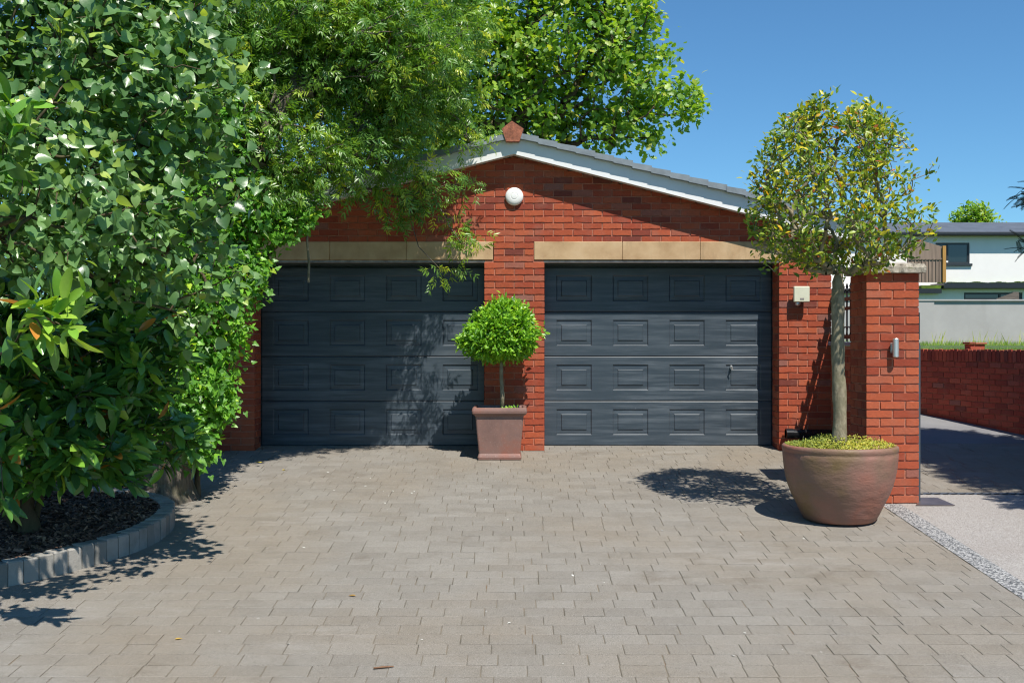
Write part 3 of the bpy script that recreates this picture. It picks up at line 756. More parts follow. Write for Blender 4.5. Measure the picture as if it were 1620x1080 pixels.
# ------------------------------------------------------------------ boundary wall on the right
def path_fn(path):
    pts = [np.array(p) for p in path]; L = [0]
    for a, b in zip(pts[:-1], pts[1:]): L.append(L[-1] + np.linalg.norm(b - a))
    def P(u, o, z):
        i = max(0, min(len(pts) - 2, int(np.searchsorted(L, u, 'right')) - 1))
        d = (pts[i + 1] - pts[i]) / (L[i + 1] - L[i]); q = pts[i] + d * (u - L[i])
        nrm = np.array([-d[1], d[0]])
        if nrm[0] > 0: nrm = -nrm
        return (q[0] + nrm[0] * o, q[1] + nrm[1] * o, z)
    return P, L
def smooth_path(path, n=6):
    out = []
    P = [np.array(p) for p in path]; P = [2 * P[0] - P[1]] + P + [2 * P[-1] - P[-2]]
    for i in range(1, len(P) - 2):
        for k in range(n):
            t = k / n
            out.append(0.5 * (2 * P[i] + (P[i + 1] - P[i - 1]) * t + (2 * P[i - 1] - 5 * P[i] + 4 * P[i + 1] - P[i + 2]) * t * t + (3 * P[i] - P[i - 1] - 3 * P[i + 1] + P[i + 2]) * t ** 3))
    out.append(P[-2]); return out
BP, BL = path_fn(smooth_path(WALL_PATH))
bw = empty('boundary_wall', (6.42, 1.1, gz(1.1)), 'long curved red brick garden wall in shade right of the side drive', 'wall')
WTOP = 1.155; SOL = 0.165
mb = MB(); n = 40; us = np.linspace(0, BL[-1], n)
def bslab(mb, o0, o1, zlo, zhi, mi):
    v = []
    for u in us: v += [BP(u, o0, zlo(u)), BP(u, o0, zhi), BP(u, o1, zhi), BP(u, o1, zlo(u))]
    f = [(4 * i + a, 4 * i + b, 4 * i + 4 + b, 4 * i + 4 + a) for i in range(n - 1) for a, b in ((0, 1), (1, 2), (2, 3))] + [(0, 1, 2, 3), (4 * n - 4, 4 * n - 1, 4 * n - 2, 4 * n - 3)]
    mb.add(v, f, 0.5, mi)
zg = lambda u: gz(BP(u, 0, 0)[1]) - 0.1
bslab(mb, 0.0, -0.20, zg, WTOP - SOL, 1)
def biv(za, zb):
    return [(0.02, BL[-1] - 0.02, 0, 0)]
brickwork(mb, BP, WTOP - SOL - 17 * 0.075, 17, biv, 41, ns=2)
mb.build('brick_wall', [MATS['brick_shade_lift'], MATS['mortar']], bw)
mb = MB(); r = random.Random(6); u = 0.02
while u < BL[-1] - 0.08:
    add_brick(mb, BP, u + .003, u + .070, WTOP - SOL + 0.006, WTOP + r.uniform(-.004, .006), 0.014, min(1, max(0, r.gauss(0.4, 0.28))), r, 0, 1)
    u += 0.075
bslab(mb, 0.0, -0.21, lambda u: WTOP - SOL + .001, WTOP - 0.006, 1)
mb.build('coping', [MATS['brick_shade_lift'], MATS['mortar']], bw)
# small stub pier behind the wall
q = at(1547, 550, 15.1); sp_ = empty('stub_pier', (q[0], q[1], LZ), 'small brick stub pier poking above the boundary wall', 'pier')
mb = MB(); mb.box(q[0] - .08, q[0] + .12, q[1] + .05, q[1] + .25, LZ - .05, EYE + .005, ch=.004, mi=0, tint=.4); mb.build('shaft', [MATS['brick_shade_lift']], sp_)
mb = MB(); mb.box(q[0] - .1, q[0] - .02, q[1] + .03, q[1] + .27, EYE + .007, EYE + .035, ch=.004, tint=.1); mb.box(q[0] - .015, q[0] + .14, q[1] + .03, q[1] + .27, EYE + .007, EYE + .028, ch=.004, tint=.9)
mb.build('cap', MATS['brick_shade_lift'], sp_)

# ------------------------------------------------------------------ rendered retaining wall, house and distance
rd = 26.0; ry = rd - D
rw = empty('rendered_wall', (12, ry, LZ), 'pale grey rendered retaining wall below the white house', 'wall')
ztop = EYE + (545 - 477) * rd / F
mb = MB(); mb.box(9.95, 20, ry, ry + 0.22, 0.9, ztop - .001); mb.box(5.5, 9.94, ry - 0.03, ry + 0.25, 0.9, ztop + 0.01); mb.build('wall_face', MATS['render_grey'], rw)
mb = MB(); mb.box(5.4, 20.1, ry - 0.05, ry + 0.27, ztop + 0.011, ztop + 0.05, ch=.005); mb.build('coping', MATS['render_grey'], rw)

hd = 55.0; hy = hd - D
H = lambda px, py, d=hd: (lambda q: (q[0], q[2]))(at(px, py, d))
house = empty('house', (22, hy, 1.4), 'white rendered two storey house with dark roof beyond the gardens', 'house')
X0 = H(1300, 0)[0]; X1 = H(1700, 0)[0]
zE = H(0, 373)[1]; zF = H(0, 449)[1]; zL = H(0, 459)[1]
wx0, wz0 = H(1480, 417); wx1, wz1 = H(1534, 384)
lx0, lz0 = H(1509.5, 476); lx1, lz1 = H(1600, 464.5)
mb = MB()
mb.box(X0, wx0, hy, hy + 7, zF - .3, zE); mb.box(wx1, X1, hy, hy + 7, zF - .3, zE); mb.box(wx0, wx1, hy, hy + 7, zF - .3, wz0); mb.box(wx0, wx1, hy, hy + 7, wz1, zE)
mb.box(X0, lx0, hy - 1.2, hy + 6, 1.2, zF - .31); mb.box(lx1, X1, hy - 1.2, hy + 6, 1.2, zF - .31); mb.box(lx0, lx1, hy - 1.2, hy + 6, 1.2, lz0); mb.box(lx0, lx1, hy - 1.2, hy + 6, lz1, zF - .31)
mb.build('wall', MATS['render_white'], house)
mb = MB()
mb.add([(X0, hy - .42, zE + .16), (X1, hy - .42, zE + .16), (X1, hy + 3.5, zE + 1.05), (X0, hy + 3.5, zE + 1.05), (X0, hy + 7.4, zE + .16), (X1, hy + 7.4, zE + .16), (X0, hy - .42, zE + .10), (X1, hy - .42, zE + .10)], [(0, 1, 2, 3), (3, 2, 5, 4), (6, 7, 1, 0)])
mb.add([(X0, hy - .42, zE + .1), (X0, hy + 7.4, zE + .1), (X0, hy + 3.5, zE + 1.05)], [(0, 1, 2)])
ro = mb.build('roof', MATS['slate'], house)
mb = MB(); mb.box(X0, X1, hy - .50, hy - .36, zE - .02, zE + .14, ch=.03); mb.box(X0, X1, hy - .36, hy, zE - .01, zE + .01); mb.build('gutter', MATS['fascia_dark'], ro)
def window(x0, x1, z0, z1, y, split, nm='window'):
    fr = MB(); w = .09
    fr.box(x0, x0 + w, y + .05, y + .14, z0, z1); fr.box(x1 - w, x1, y + .05, y + .14, z0, z1)
    fr.box(x0 + w, x1 - w, y + .05, y + .14, z0, z0 + w); fr.box(x0 + w, x1 - w, y + .05, y + .14, z1 - w, z1)
    for s in split: fr.box(s - .05, s + .05, y + .052, y + .138, z0 + w, z1 - w)
    o = fr.build('window', MATS['window_frame'], house)
    g = MB(); g.box(x0 + .02, x1 - .02, y + .09, y + .11, z0 + .02, z1 - .02); g.build('pane', MATS['window_glass'], o); return o
w1 = window(wx0, wx1, wz0, wz1, hy, [wx0 + .36 * (wx1 - wx0)])
mb = MB(); mb.box(wx0 - .08, wx1 + .1, hy - .1, hy + .05, wz0 - .12, wz0 - .002); mb.build('sill', MATS['window_frame'], w1)
mb = MB(); mb.box(wx0 + .04, wx0 + .36 * (wx1 - wx0), hy - .05, hy + .045, wz0 + .05, wz0 + .14); mb.build('vent', MATS['white_board'], w1)
w2 = window(lx0, lx1, lz0, lz1, hy - 1.2, [lx0 + .62 * (lx1 - lx0)])
# flat roof of the ground floor with a mossy edge
mb = MB(); mb.box(H(1472, 0)[0], X1, hy - 1.75, hy - 0.002, zL + .02, zF - .04); mb.box(X0, H(1470, 0)[0], hy - 1.6, hy - 0.002, zL - .22, zL + .0); fr_ = mb.build('flat_roof', MATS['fascia_dark'], house)
mb = MB(); r = random.Random(2)
xs_ = np.linspace(H(1482, 0)[0], X1, 60)
for a, b in zip(xs_[:-1], xs_[1:]): mb.box(a, b + .05, hy - .35, hy - .05, zF - .039, zF + .02 + r.uniform(0, .07) + .05 * (a - xs_[0]) / 10)
mb.build('moss', MATS['moss'], fr_)
mb = MB(); mb.box(H(1440, 0)[0], H(1471, 0)[0], hy - 1.5, hy - .9, zL + .002, zL + .16); mb.build('moss', MATS['moss'], fr_)
# timber clad balcony screen
mb = MB(); cx0, cx1 = H(1420, 0)[0], H(1473, 0)[0]
mb.prism([(cx0, H(0, 449)[1]), (cx1, H(0, 449)[1]), (cx1, H(0, 394)[1]), (H(1446, 0)[0], H(0, 386)[1]), (cx0, H(0, 384)[1])], hy - 1.4, hy - 1.3)
k = cx0
while k < cx1 - .05:
    mb.box(k, k + .035, hy - 1.44, hy - 1.402, H(0, 449)[1], H(0, 413)[1]); k += .17
mb.box(cx0, cx1, hy - 1.46, hy - 1.442, H(0, 413.6)[1], H(0, 412)[1])
mb.build('balcony_screen', MATS['cladding'], house)
mb = MB(); mb.box(cx1 + .002, cx1 + .16, hy - 1.5, hy - 1.3, H(0, 449)[1], H(0, 393)[1]); mb.build('corner_post', MATS['oak_post'], house)

wf = empty('wooden_fence', tuple(at(1606, 478, 27.0)), 'short weathered wooden post and rail on top of the rendered wall', 'fence')
mb = MB(); q = at(1606, 478, 27.0); mb.box(q[0] - .07, q[0] + .07, q[1] - .05, q[1] + .05, q[2] - .9, q[2] + .25); mb.build('post', MATS['weathered_wood'], wf)
a, b = at(1575, 474, 27.0), at(1604, 467.5, 27.0)
mb = MB(); mb.add([(a[0], a[1] - .06, a[2] - .05), (b[0], b[1] - .06, b[2] - .08), (b[0], b[1] - .06, b[2] + .08), (a[0], a[1] - .06, a[2] + .02), (a[0], a[1] - .02, a[2] - .05), (b[0], b[1] - .02, b[2] - .08), (b[0], b[1] - .02, b[2] + .08), (a[0], a[1] - .02, a[2] + .02)], [(0, 1, 2, 3), (7, 6, 5, 4), (0, 4, 5, 1), (3, 2, 6, 7), (0, 3, 7, 4), (1, 5, 6, 2)]); mb.build('rail', MATS['weathered_wood'], wf)

# ------------------------------------------------------------------ foliage machinery
def tpl_fan(outline, fold=0.12, curl=0.10):
    """leaf from half an outline [(x, y)] base to tip: midrib + both sides, folded along the midrib"""
    n = len(outline); v = []; f = []
    ys = [p[1] for p in outline]
    z = lambda y: -curl * (y / max(ys)) ** 2 * max(ys)
    for x, y in outline: v.append((0, min(max(y, 0), max(ys)), z(max(y, 0))))
    for sgn in (-1, 1):
        for x, y in outline: v.append((sgn * x, y, z(max(y, 0)) + fold * x))
    for sgn in (0, 1):
        o = n + sgn * n
        for i in range(n - 1):
            q = [i, i + 1, o + i + 1, o + i]
            if outline[i][0] == 0: q = [i, i + 1, o + i + 1]
            elif outline[i + 1][0] == 0: q = [i, i + 1, o + i]
            f.append(q if sgn else q[::-1])
    return v, f
HEART = tpl_fan([(0, 0.0), (0.26, -0.10), (0.46, 0.10), (0.47, 0.38), (0.30, 0.68), (0.10, 0.90), (0, 1.03)], 0.16, 0.22)
HEARTS = [HEART, tpl_fan([(0, 0.0), (0.24, -0.08), (0.43, 0.12), (0.42, 0.40), (0.25, 0.70), (0.08, 0.92), (0, 1.06)], -0.22, 0.34), tpl_fan([(0, 0.0), (0.28, -0.11), (0.50, 0.08), (0.48, 0.36), (0.33, 0.62), (0.12, 0.84), (0, 0.96)], 0.42, 0.12), tpl_fan([(0, 0.0), (0.20, -0.06), (0.36, 0.14), (0.38, 0.36), (0.22, 0.68), (0.08, 0.90), (0, 1.0)], 0.05, -0.30)]
LANCE = tpl_fan([(0, 0.0), (0.11, 0.18), (0.17, 0.42), (0.16, 0.66), (0.09, 0.88), (0, 1.0)], 0.28, 0.16)
OVAL = tpl_fan([(0, 0.0), (0.20, 0.28), (0.21, 0.6), (0, 1.0)], 0.25, 0.15)
IVY = tpl_fan([(0, 0.02), (0.30, -0.06), (0.42, 0.22), (0.24, 0.42), (0.22, 0.62), (0, 1.0)], 0.15, 0.15)
OAK = tpl_fan([(0, 0.0), (0.10, 0.12), (0.28, 0.26), (0.16, 0.40), (0.36, 0.56), (0.22, 0.70), (0.26, 0.86), (0, 1.0)], 0.15, 0.2)
def tpl_ash(npair=5, sd=1):
    rq = random.Random(sd); v, f = [], []
    lf = tpl_fan([(0, 0.0), (0.13, 0.30), (0.12, 0.62), (0, 1.0)], 0.25, 0.2)
    def put(px, py, ang, L, dz):
        b = len(v); c, s = math.cos(ang), math.sin(ang)
        for x, y, z in lf[0]:
            X, Y = x * L, y * L
            v.append((px + X * c + Y * s, py - X * s + Y * c, z * L - dz * (y * L)))
        f.extend([[i + b for i in q] for q in lf[1]])
    for i in range(npair):
        y = 0.22 + 0.62 * i / (npair - 1); L = 0.40 - 0.05 * abs(i - 2) / 2
        put(0.01, y + rq.uniform(-.03, .03), 0.95 + rq.uniform(-.3, .3), L * rq.uniform(.7, 1.25), rq.uniform(0, .7)); put(-0.01, y + rq.uniform(-.03, .03), -0.95 + rq.uniform(-.3, .3), L * rq.uniform(.7, 1.25), rq.uniform(0, .7))
    put(0, 0.86, 0, 0.36, 0.2)
    v2 = [(-0.008, 0, 0), (0.008, 0, 0), (0.004, 0.86, -0.01), (-0.004, 0.86, -0.01)]; b = len(v); v.extend(v2); f.append([b, b + 1, b + 2, b + 3])
    v = [(x, y, z - 0.22 * y * y) for x, y, z in v]
    return v, f
ASH = [tpl_ash(4, 1), tpl_ash(4, 2), tpl_ash(5, 3), tpl_ash(3, 4)]
def tpl_frond():
    v, f = [], []
    def tri(a, b, c):
        k = len(v); v.extend([a, b, c]); f.append([k, k + 1, k + 2])
    for i in range(15):
        y = 0.04 + i * 0.062; L = 0.30 * (1 - 0.6 * i / 14) * (0.75 if i < 2 else 1); z = -0.16 * y * y
        for s_ in (-1, 1):
            dx, dy = s_ * 0.72, 0.70
            for m in range(5):
                q = m / 5 * L; w = 0.055
                for side in (-1, 1):
                    bx, by = dx * q, y + dy * q
                    tri((bx, by, z), (bx + dx * .03, by + dy * .05, z), (bx + dx * w * 1.3 - side * dy * w * s_ * .6, by + dy * w * 1.3 + side * abs(dx) * w * .6, z - .012))
            tri((0, y - .012, z), (0, y + .012, z), (dx * L * 1.12, y + dy * L * 1.12, z - .03))
    tri((-.014, 0, 0), (.014, 0, 0), (0, 1.04, -.16))
    return v, f
FROND = tpl_frond()

def lobe_points(lobes, n, r, shell=0.55):
    w = np.array([a[3] * a[4] * a[5] for a in lobes]) ** 0.72; w /= w.sum()
    idx = r.choice(len(lobes), n, p=w)
    d = r.normal(size=(n, 3)); d /= np.linalg.norm(d, axis=1, keepdims=True)
    rad = (shell ** 3 * 0.35 + (1 - shell ** 3 * 0.35) * r.random(n)) ** (1 / 3)
    L = np.array([a[:6] for a in lobes])
    p = L[idx, :3] + d * rad[:, None] * L[idx, 3:6]
    return p, d

def grow(root, pts, alpha=0.3):
    """connects every point to the growing skeleton: parent = nearest node, preferring short paths"""
    o = np.argsort(np.linalg.norm(pts - root, axis=1)); pts = pts[o]
    P = np.vstack([root[None], pts]); n = len(P); par = np.full(n, -1); path = np.zeros(n)
    for i in range(1, n):
        dd = np.linalg.norm(P[:i] - P[i], axis=1); c = dd + alpha * path[:i]
        k = int(np.argmin(c)); par[i] = k; path[i] = path[k] + dd[k]
    cnt = np.ones(n)
    for i in range(n - 1, 0, -1): cnt[par[i]] += cnt[i]
    return P, par, cnt, o

def branch_mesh(mb, P, par, cnt, r0, expo, rmax, r, sides=5, minr=0.0, bend=0.10, tint=0.5):
    R = np.minimum(r0 * cnt ** expo, rmax)
    i = np.arange(1, len(P)); i = i[R[i] >= minr]
    a, b = P[par[i]], P[i]
    L = np.linalg.norm(b - a, axis=1, keepdims=True)
    m = (a + b) / 2 + r.normal(size=a.shape) * L * bend + np.array([0, 0, 1]) * L * bend * 0.5
    ra = np.minimum(R[par[i]], R[i] * 1.5); rb = R[i]; rm = (ra + rb) / 2
    ang = np.arange(sides) * 2 * np.pi / sides
    def rng_(c, d, rr):
        u = np.cross(d, np.array([0.31, 0.17, 0.93])); u /= np.linalg.norm(u, axis=1, keepdims=True) + 1e-9
        w = np.cross(d, u); w /= np.linalg.norm(w, axis=1, keepdims=True) + 1e-9
        return c[:, None, :] + rr[:, None, None] * (np.cos(ang)[None, :, None] * u[:, None, :] + np.sin(ang)[None, :, None] * w[:, None, :])
    W = np.concatenate([rng_(a, b - a, ra), rng_(m, b - a, rm), rng_(b, b - a, rb)], axis=1)
    f = [[k * sides + j, k * sides + (j + 1) % sides, (k + 1) * sides + (j + 1) % sides, (k + 1) * sides + j] for k in (0, 1) for j in range(sides)]
    mb.chunks.append((W, f, np.full(len(W), tint), 0))

def leaves(mb, tpl, nodes, outd, k, spread, size, r, out=0.5, rand=0.7, axis0=(0, 0, -0.3), n0=(0.1, -0.35, 0.75), nr=0.45, tint=(0.5, 0.18, 0.15), mi=0, boost=None):
    n = len(nodes)
    rep = np.repeat(np.arange(n), k)
    pos = nodes[rep] + r.normal(size=(n * k, 3)) * spread
    ax = outd[rep] * out + r.normal(size=pos.shape) * rand + np.array(axis0)
    nm = np.array(n0) + r.normal(size=pos.shape) * nr
    sz = size[0] + (size[1] - size[0]) * r.random(n * k)
    ct = r.normal(size=n) * tint[2]
    if boost is not None: ct = ct + boost
    tt = np.clip(tint[0] + ct[rep] + r.normal(size=n * k) * tint[1], 0, .96)
    tt = np.where(r.random(n * k) < .02, 1.0, tt)      # the odd yellowed or rusty leaf
    if isinstance(tpl, list):
        w = r.integers(0, len(tpl), n * k)
        for q in range(len(tpl)):
            h = w == q; mb.inst(tpl[q], pos[h], ax[h], nm[h], sz[h], tt[h], mi)
    else: mb.inst(tpl, pos, ax, nm, sz, tt, mi)

def lob(px, py, d, rx, ry=None, rz=None):
    q = at(px, py, d); return (q[0], q[1], q[2], rx, ry or rx, rz or rx)

# ------------------------------------------------------------------ planting bed
EDGE = [(-5.3, -7.0), (-4.4, -6.1), (-3.85, -5.65), (-3.44, -5.29), (-3.17, -4.98), (-2.96, -4.65), (-2.80, -4.27), (-2.76, -3.78), (-2.88, -3.32), (-3.2, -2.98), (-3.7, -2.78), (-4.5, -2.65), (-5.6, -2.6)]
ep = smooth_path(EDGE, 10); EP, EL = path_fn(ep)
def offs(u, o, z):      # outward = right-hand side of the path (towards the drive)
    i = max(0, min(len(ep) - 2, int(np.searchsorted(EL, u, 'right')) - 1))
    d = (ep[i + 1] - ep[i]) / (EL[i + 1] - EL[i]); q = ep[i] + d * (u - EL[i]); n_ = np.array([d[1], -d[0]])
    return np.array([q[0] + n_[0] * o, q[1] + n_[1] * o, z])
mb = MB(); r = random.Random(12); u = 0.0; KH = 0.165; KD = 0.13
while u < EL[-1] - .12:
    w = 0.108 + r.uniform(-.002, .002); g = 0.004
    zt = gz(offs(u, 0, 0)[1]) + KH + r.uniform(-.004, .004); zb = gz(offs(u, 0, 0)[1]) - .03; c = 0.010
    tl = r.uniform(-.005, .005)
    A, B = u + g, u + w - g
    low = [offs(A, 0, zb), offs(B, 0, zb), offs(B, -KD, zb), offs(A, -KD, zb)]
    mid = [offs(A, tl, zt - c), offs(B, tl, zt - c), offs(B, -KD, zt - c), offs(A, -KD, zt - c)]
    top = [offs(A + .004, tl - c, zt), offs(B - .004, tl - c, zt), offs(B - .004, -KD + c, zt), offs(A + .004, -KD + c, zt)]
    mb.add(low + mid + top, [(8, 9, 10, 11)] + [(i + 4 * k, (i + 1) % 4 + 4 * k, (i + 1) % 4 + 4 * k + 4, i + 4 * k + 4) for k in (0, 1) for i in range(4)], r.random())
    u += w
nk = 120; us_ = np.linspace(0, EL[-1] - .02, nk)
v = []
for u in us_:
    zq = gz(offs(u, 0, 0)[1]); v += [offs(u, -.006, zq - .02), offs(u, -.006, zq + KH - .016), offs(u, -KD + .006, zq + KH - .016), offs(u, -KD + .006, zq - .02)]
mb.add(v, [(4 * i + a, 4 * i + b, 4 * i + 4 + b, 4 * i + 4 + a) for i in range(nk - 1) for a, b in ((0, 1), (1, 2), (2, 3))], 0.0)
tag(mb.build('bed_edging', MATS['kerb_stone'], loc=(-2.9, -3.9, gz(-3.9))), 'curved raised edging of upright grey setts around the bark bed', 'edging')

inner = [offs(u, -KD + .02, 0) for u in np.linspace(0, EL[-1] - .02, 70)]
def inside(x, y):
    c = False; j = len(inner) - 1
    for i in range(len(inner)):
        xi, yi = inner[i][0], inner[i][1]; xj, yj = inner[j][0], inner[j][1]
        if (yi > y) != (yj > y) and x < (xj - xi) * (y - yi) / (yj - yi) + xi: c = not c
        j = i
    return c
mz = lambda x, y: gz(y) + KH - 0.035 + 0.025 * mnoise.noise(Vector((x * 2, y * 2, 0)))
mb = MB(); GN = 60
gx = np.linspace(-5.8, -2.8, GN); gy = np.linspace(-6.9, -2.6, GN)
vid = {}; vv = []
for i, x in enumerate(gx):
    for j, y in enumerate(gy): vid[i, j] = len(vv); vv.append((x, y, mz(x, y)))
ff = [(vid[i, j], vid[i + 1, j], vid[i + 1, j + 1], vid[i, j + 1]) for i in range(GN - 1) for j in range(GN - 1) if inside((gx[i] + gx[i + 1]) / 2 + .03, (gy[j] + gy[j + 1]) / 2) ]
mb.add(vv, ff, 0.1)
R_ = np.random.default_rng(5)
chip = ([(-.5, -.14, 0), (.5, -.10, 0), (.46, .14, 0), (-.44, .10, 0), (-.5, -.14, .07), (.5, -.10, .05), (.46, .14, .06), (-.44, .10, .08)], [(4, 5, 6, 7), (0, 1, 5, 4), (1, 2, 6, 5), (2, 3, 7, 6), (3, 0, 4, 7)])
cx = R_.uniform(-5.0, -2.9, 14000); cyy = R_.uniform(-6.2, -2.65, 14000)
keep = np.array([inside(a, b) for a, b in zip(cx, cyy)]); cx, cyy = cx[keep], cyy[keep]
pos = np.array([(a, b, mz(a, b) + R_.uniform(0, .018)) for a, b in zip(cx, cyy)])
N = len(pos); mb.inst(chip, pos, R_.normal(size=(N, 3)) * [1, 1, .35], np.array([0, 0, 1]) + R_.normal(size=(N, 3)) * .35, R_.uniform(.025, .095, N), np.clip(R_.normal(.46, .28, N), 0, 1))
tag(mb.build('bark_mulch', MATS['mulch']), 'dark bark chips filling the planting bed', 'mulch', kind='stuff')

# ------------------------------------------------------------------ trees and shrubs
def unit(v): return v / (np.linalg.norm(v, axis=-1, keepdims=True) + 1e-9)

def make_tree(name, label, cat, base, rootz, lobes, nn, leafmat, tpl, k, spread, size, seed, barkm, r0=0.004, expo=0.5, rmax=0.1, trunk_r=(0.12, 0.08), group=None, alpha=.3, shell=.55, extra=None, minr=0.0, boostf=None, lean=None, **lk):
    r = np.random.default_rng(seed)
    o = empty(name, tuple(base), label, cat, group)
    pts, _ = lobe_points(lobes, nn, r, shell)
    if extra is not None: pts = np.vstack([pts, extra])
    root = np.array([base[0], base[1], rootz]) if lean is None else np.array(lean)
    P, par, cnt, order = grow(root, pts, alpha)
    tr = MB(); b = np.array(base, float); top = root
    ts = np.linspace(0, 1, 9); random.seed(seed)
    tp = [b + (top - b) * t + np.array([math.sin(t * 5 + seed), math.cos(t * 4 + seed), 0]) * trunk_r[0] * 0.35 * math.sin(math.pi * t) for t in ts]
    tp[0] = tp[0] - np.array([0, 0, .08])
    tr.tube(tp, [trunk_r[0] * (1.25 if i == 0 else 1) * (1 - t) + trunk_r[1] * t for i, t in enumerate(ts)], 14, rough=0.04)
    tr.build('trunk', MATS[barkm], o, smooth=True)
    br = MB(); branch_mesh(br, P, par, cnt, r0, expo, rmax, r, minr=minr)
    br.build('limbs', MATS[barkm], o, smooth=True)
    cr = MB(); nodes = P[1:]; outd = unit(nodes - P[par[1:]])
    lk2 = dict(lk)
    if boostf is not None: lk2['boost'] = boostf(nodes)
    leaves(cr, tpl, nodes, outd, k, spread, size, r, **lk2)
    c = cr.build('crown', MATS[leafmat], o, smooth=True)
    return o, P, par, cnt

# heart-leaved tree leaning in from the left
lobes = [lob(60, 40, 7.4, .8, .6, .6), lob(200, 60, 7.2, .55, .5, .5), lob(110, 230, 7.0, .55, .5, .45), lob(265, 160, 7.1, .38, .4, .34),
         lob(215, 290, 6.9, .38, .4, .30), lob(310, 230, 7.2, .24, .3, .16), lob(60, 350, 7.0, .45, .4, .30), lob(150, 390, 7.1, .36, .35, .20), lob(290, 375, 7.2, .24, .3, .13),
         lob(-160, 180, 7.5, .9, .7, .8), lob(290, 50, 7.4, .35, .4, .40), lob(-100, 400, 7.2, .5, .5, .35), lob(180, -120, 7.4, .9, .6, .6), lob(20, -250, 7.6, 1.1, .7, .8), lob(335, 310, 7.1, .14, .2, .10), lob(220, 440, 7.3, .30, .3, .10), lob(30, 160, 7.6, .6, .5, .5),
         lob(20, 330, 6.1, .28, .3, .22), lob(90, 420, 6.2, .22, .25, .10), lob(150, 330, 6.2, .22, .25, .18), lob(240, 390, 6.5, .14, .2, .09), lob(360, 120, 7.3, .10, .2, .12), lob(-60, 200, 6.2, .4, .3, .4)]
ex = np.array([at(x, y, d) for x, y, d in ((352, 232, 7.1), (340, 245, 7.1), (366, 85, 7.2), (350, 170, 7.2), (372, 240, 7.15), (375, 300, 7.1), (365, 320, 7.1), (380, 430, 7.2), (365, 438, 7.2), (350, 445, 7.2), (335, 452, 7.2), (320, 505, 7.3), (305, 515, 7.3), (340, 410, 7.2), (290, 470, 7.2), (270, 490, 7.2), (130, 455, 7.0), (200, 480, 7.2))])
make_tree('lime_tree', 'tall leafy tree with big heart-shaped leaves at the left edge', 'tree', (-4.9, -4.6, gz(-4.6) + .15), 1.5, lobes, 1250, 'lime_leaf', HEARTS, 11, .09, (.038, .100), 101, 'bark_brown',
          r0=.0028, expo=.5, rmax=.05, trunk_r=(.13, .08), out=.35, rand=.5, axis0=(.2, -.2, -.5), n0=(.12, -.50, .65), nr=.5, tint=(.48, .17, .14), minr=0.0, extra=ex)

# evergreen shrub with long glossy leaves in the bed
lobes = [lob(60, 640, 8.0, .48, .4, .42), lob(175, 600, 8.2, .45, .4, .40), lob(110, 715, 7.9, .40, .35, .20), lob(235, 655, 8.4, .30, .3, .30), lob(50, 540, 7.9, .45, .4, .35), lob(-80, 640, 8.0, .55, .45, .55),
         lob(180, 510, 8.3, .40, .35, .25), lob(255, 575, 8.6, .24, .25, .28), lob(215, 715, 8.3, .24, .2, .13), lob(-60, 500, 7.8, .5, .4, .4), lob(285, 690, 8.6, .14, .14, .10), lob(20, 700, 7.6, .25, .25, .2), lob(250, 500, 8.6, .22, .2, .2), lob(170, 745, 8.1, .30, .25, .09), lob(60, 745, 7.8, .28, .25, .10), lob(270, 715, 8.7, .16, .15, .10), lob(-20, 770, 7.8, .25, .2, .1)]
ex = np.array([at(45, 500, 5.9), at(80, 505, 5.85), at(105, 485, 5.85), at(70, 525, 5.85), at(100, 515, 5.8), at(55, 485, 5.85), at(25, 540, 6.0), at(0, 580, 6.4), at(-20, 620, 7.0), at(20, 205, 6.0), at(5, 260, 6.1), at(-40, 330, 6.4), at(-70, 420, 7.0), at(10, 190, 6.2), at(-5, 240, 6.2), at(25, 165, 6.25), at(0, 650, 7.0), at(-10, 690, 7.1), at(5, 780, 7.0), at(150, 640, 7.6), at(130, 705, 7.6), at(310, 690, 8.5), at(275, 640, 8.4), at(-30, 560, 7.0), at(225, 720, 8.2), at(300, 710, 8.5), at(60, 690, 7.4), at(180, 680, 7.8)])
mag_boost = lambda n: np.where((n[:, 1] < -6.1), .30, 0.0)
q = at(45, 826, 8.45)
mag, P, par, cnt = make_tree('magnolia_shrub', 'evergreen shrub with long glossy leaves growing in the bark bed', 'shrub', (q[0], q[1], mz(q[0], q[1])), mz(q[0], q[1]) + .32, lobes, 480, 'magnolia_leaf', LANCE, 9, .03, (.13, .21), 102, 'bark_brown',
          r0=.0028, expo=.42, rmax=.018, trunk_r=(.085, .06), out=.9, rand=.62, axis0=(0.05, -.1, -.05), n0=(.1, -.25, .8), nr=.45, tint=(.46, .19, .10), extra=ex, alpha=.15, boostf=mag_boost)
mb = MB()
for dx, dy, rr_ in ((-.28, .05, .035), (-.1, -.18, .03), (.16, .02, .03), (-.42, -.1, .025)):
    b = np.array([q[0], q[1], mz(q[0], q[1]) - .03]); e = b + np.array([dx, dy, .62])
    mb.tube([b + np.array([dx * .12, dy * .12, 0]), b + np.array([dx * .5, dy * .5, .25]), e], [rr_, rr_ * .8, rr_ * .6], 9, rough=.03)
mb.build('stem', MATS['bark_brown'], mag, smooth=True)

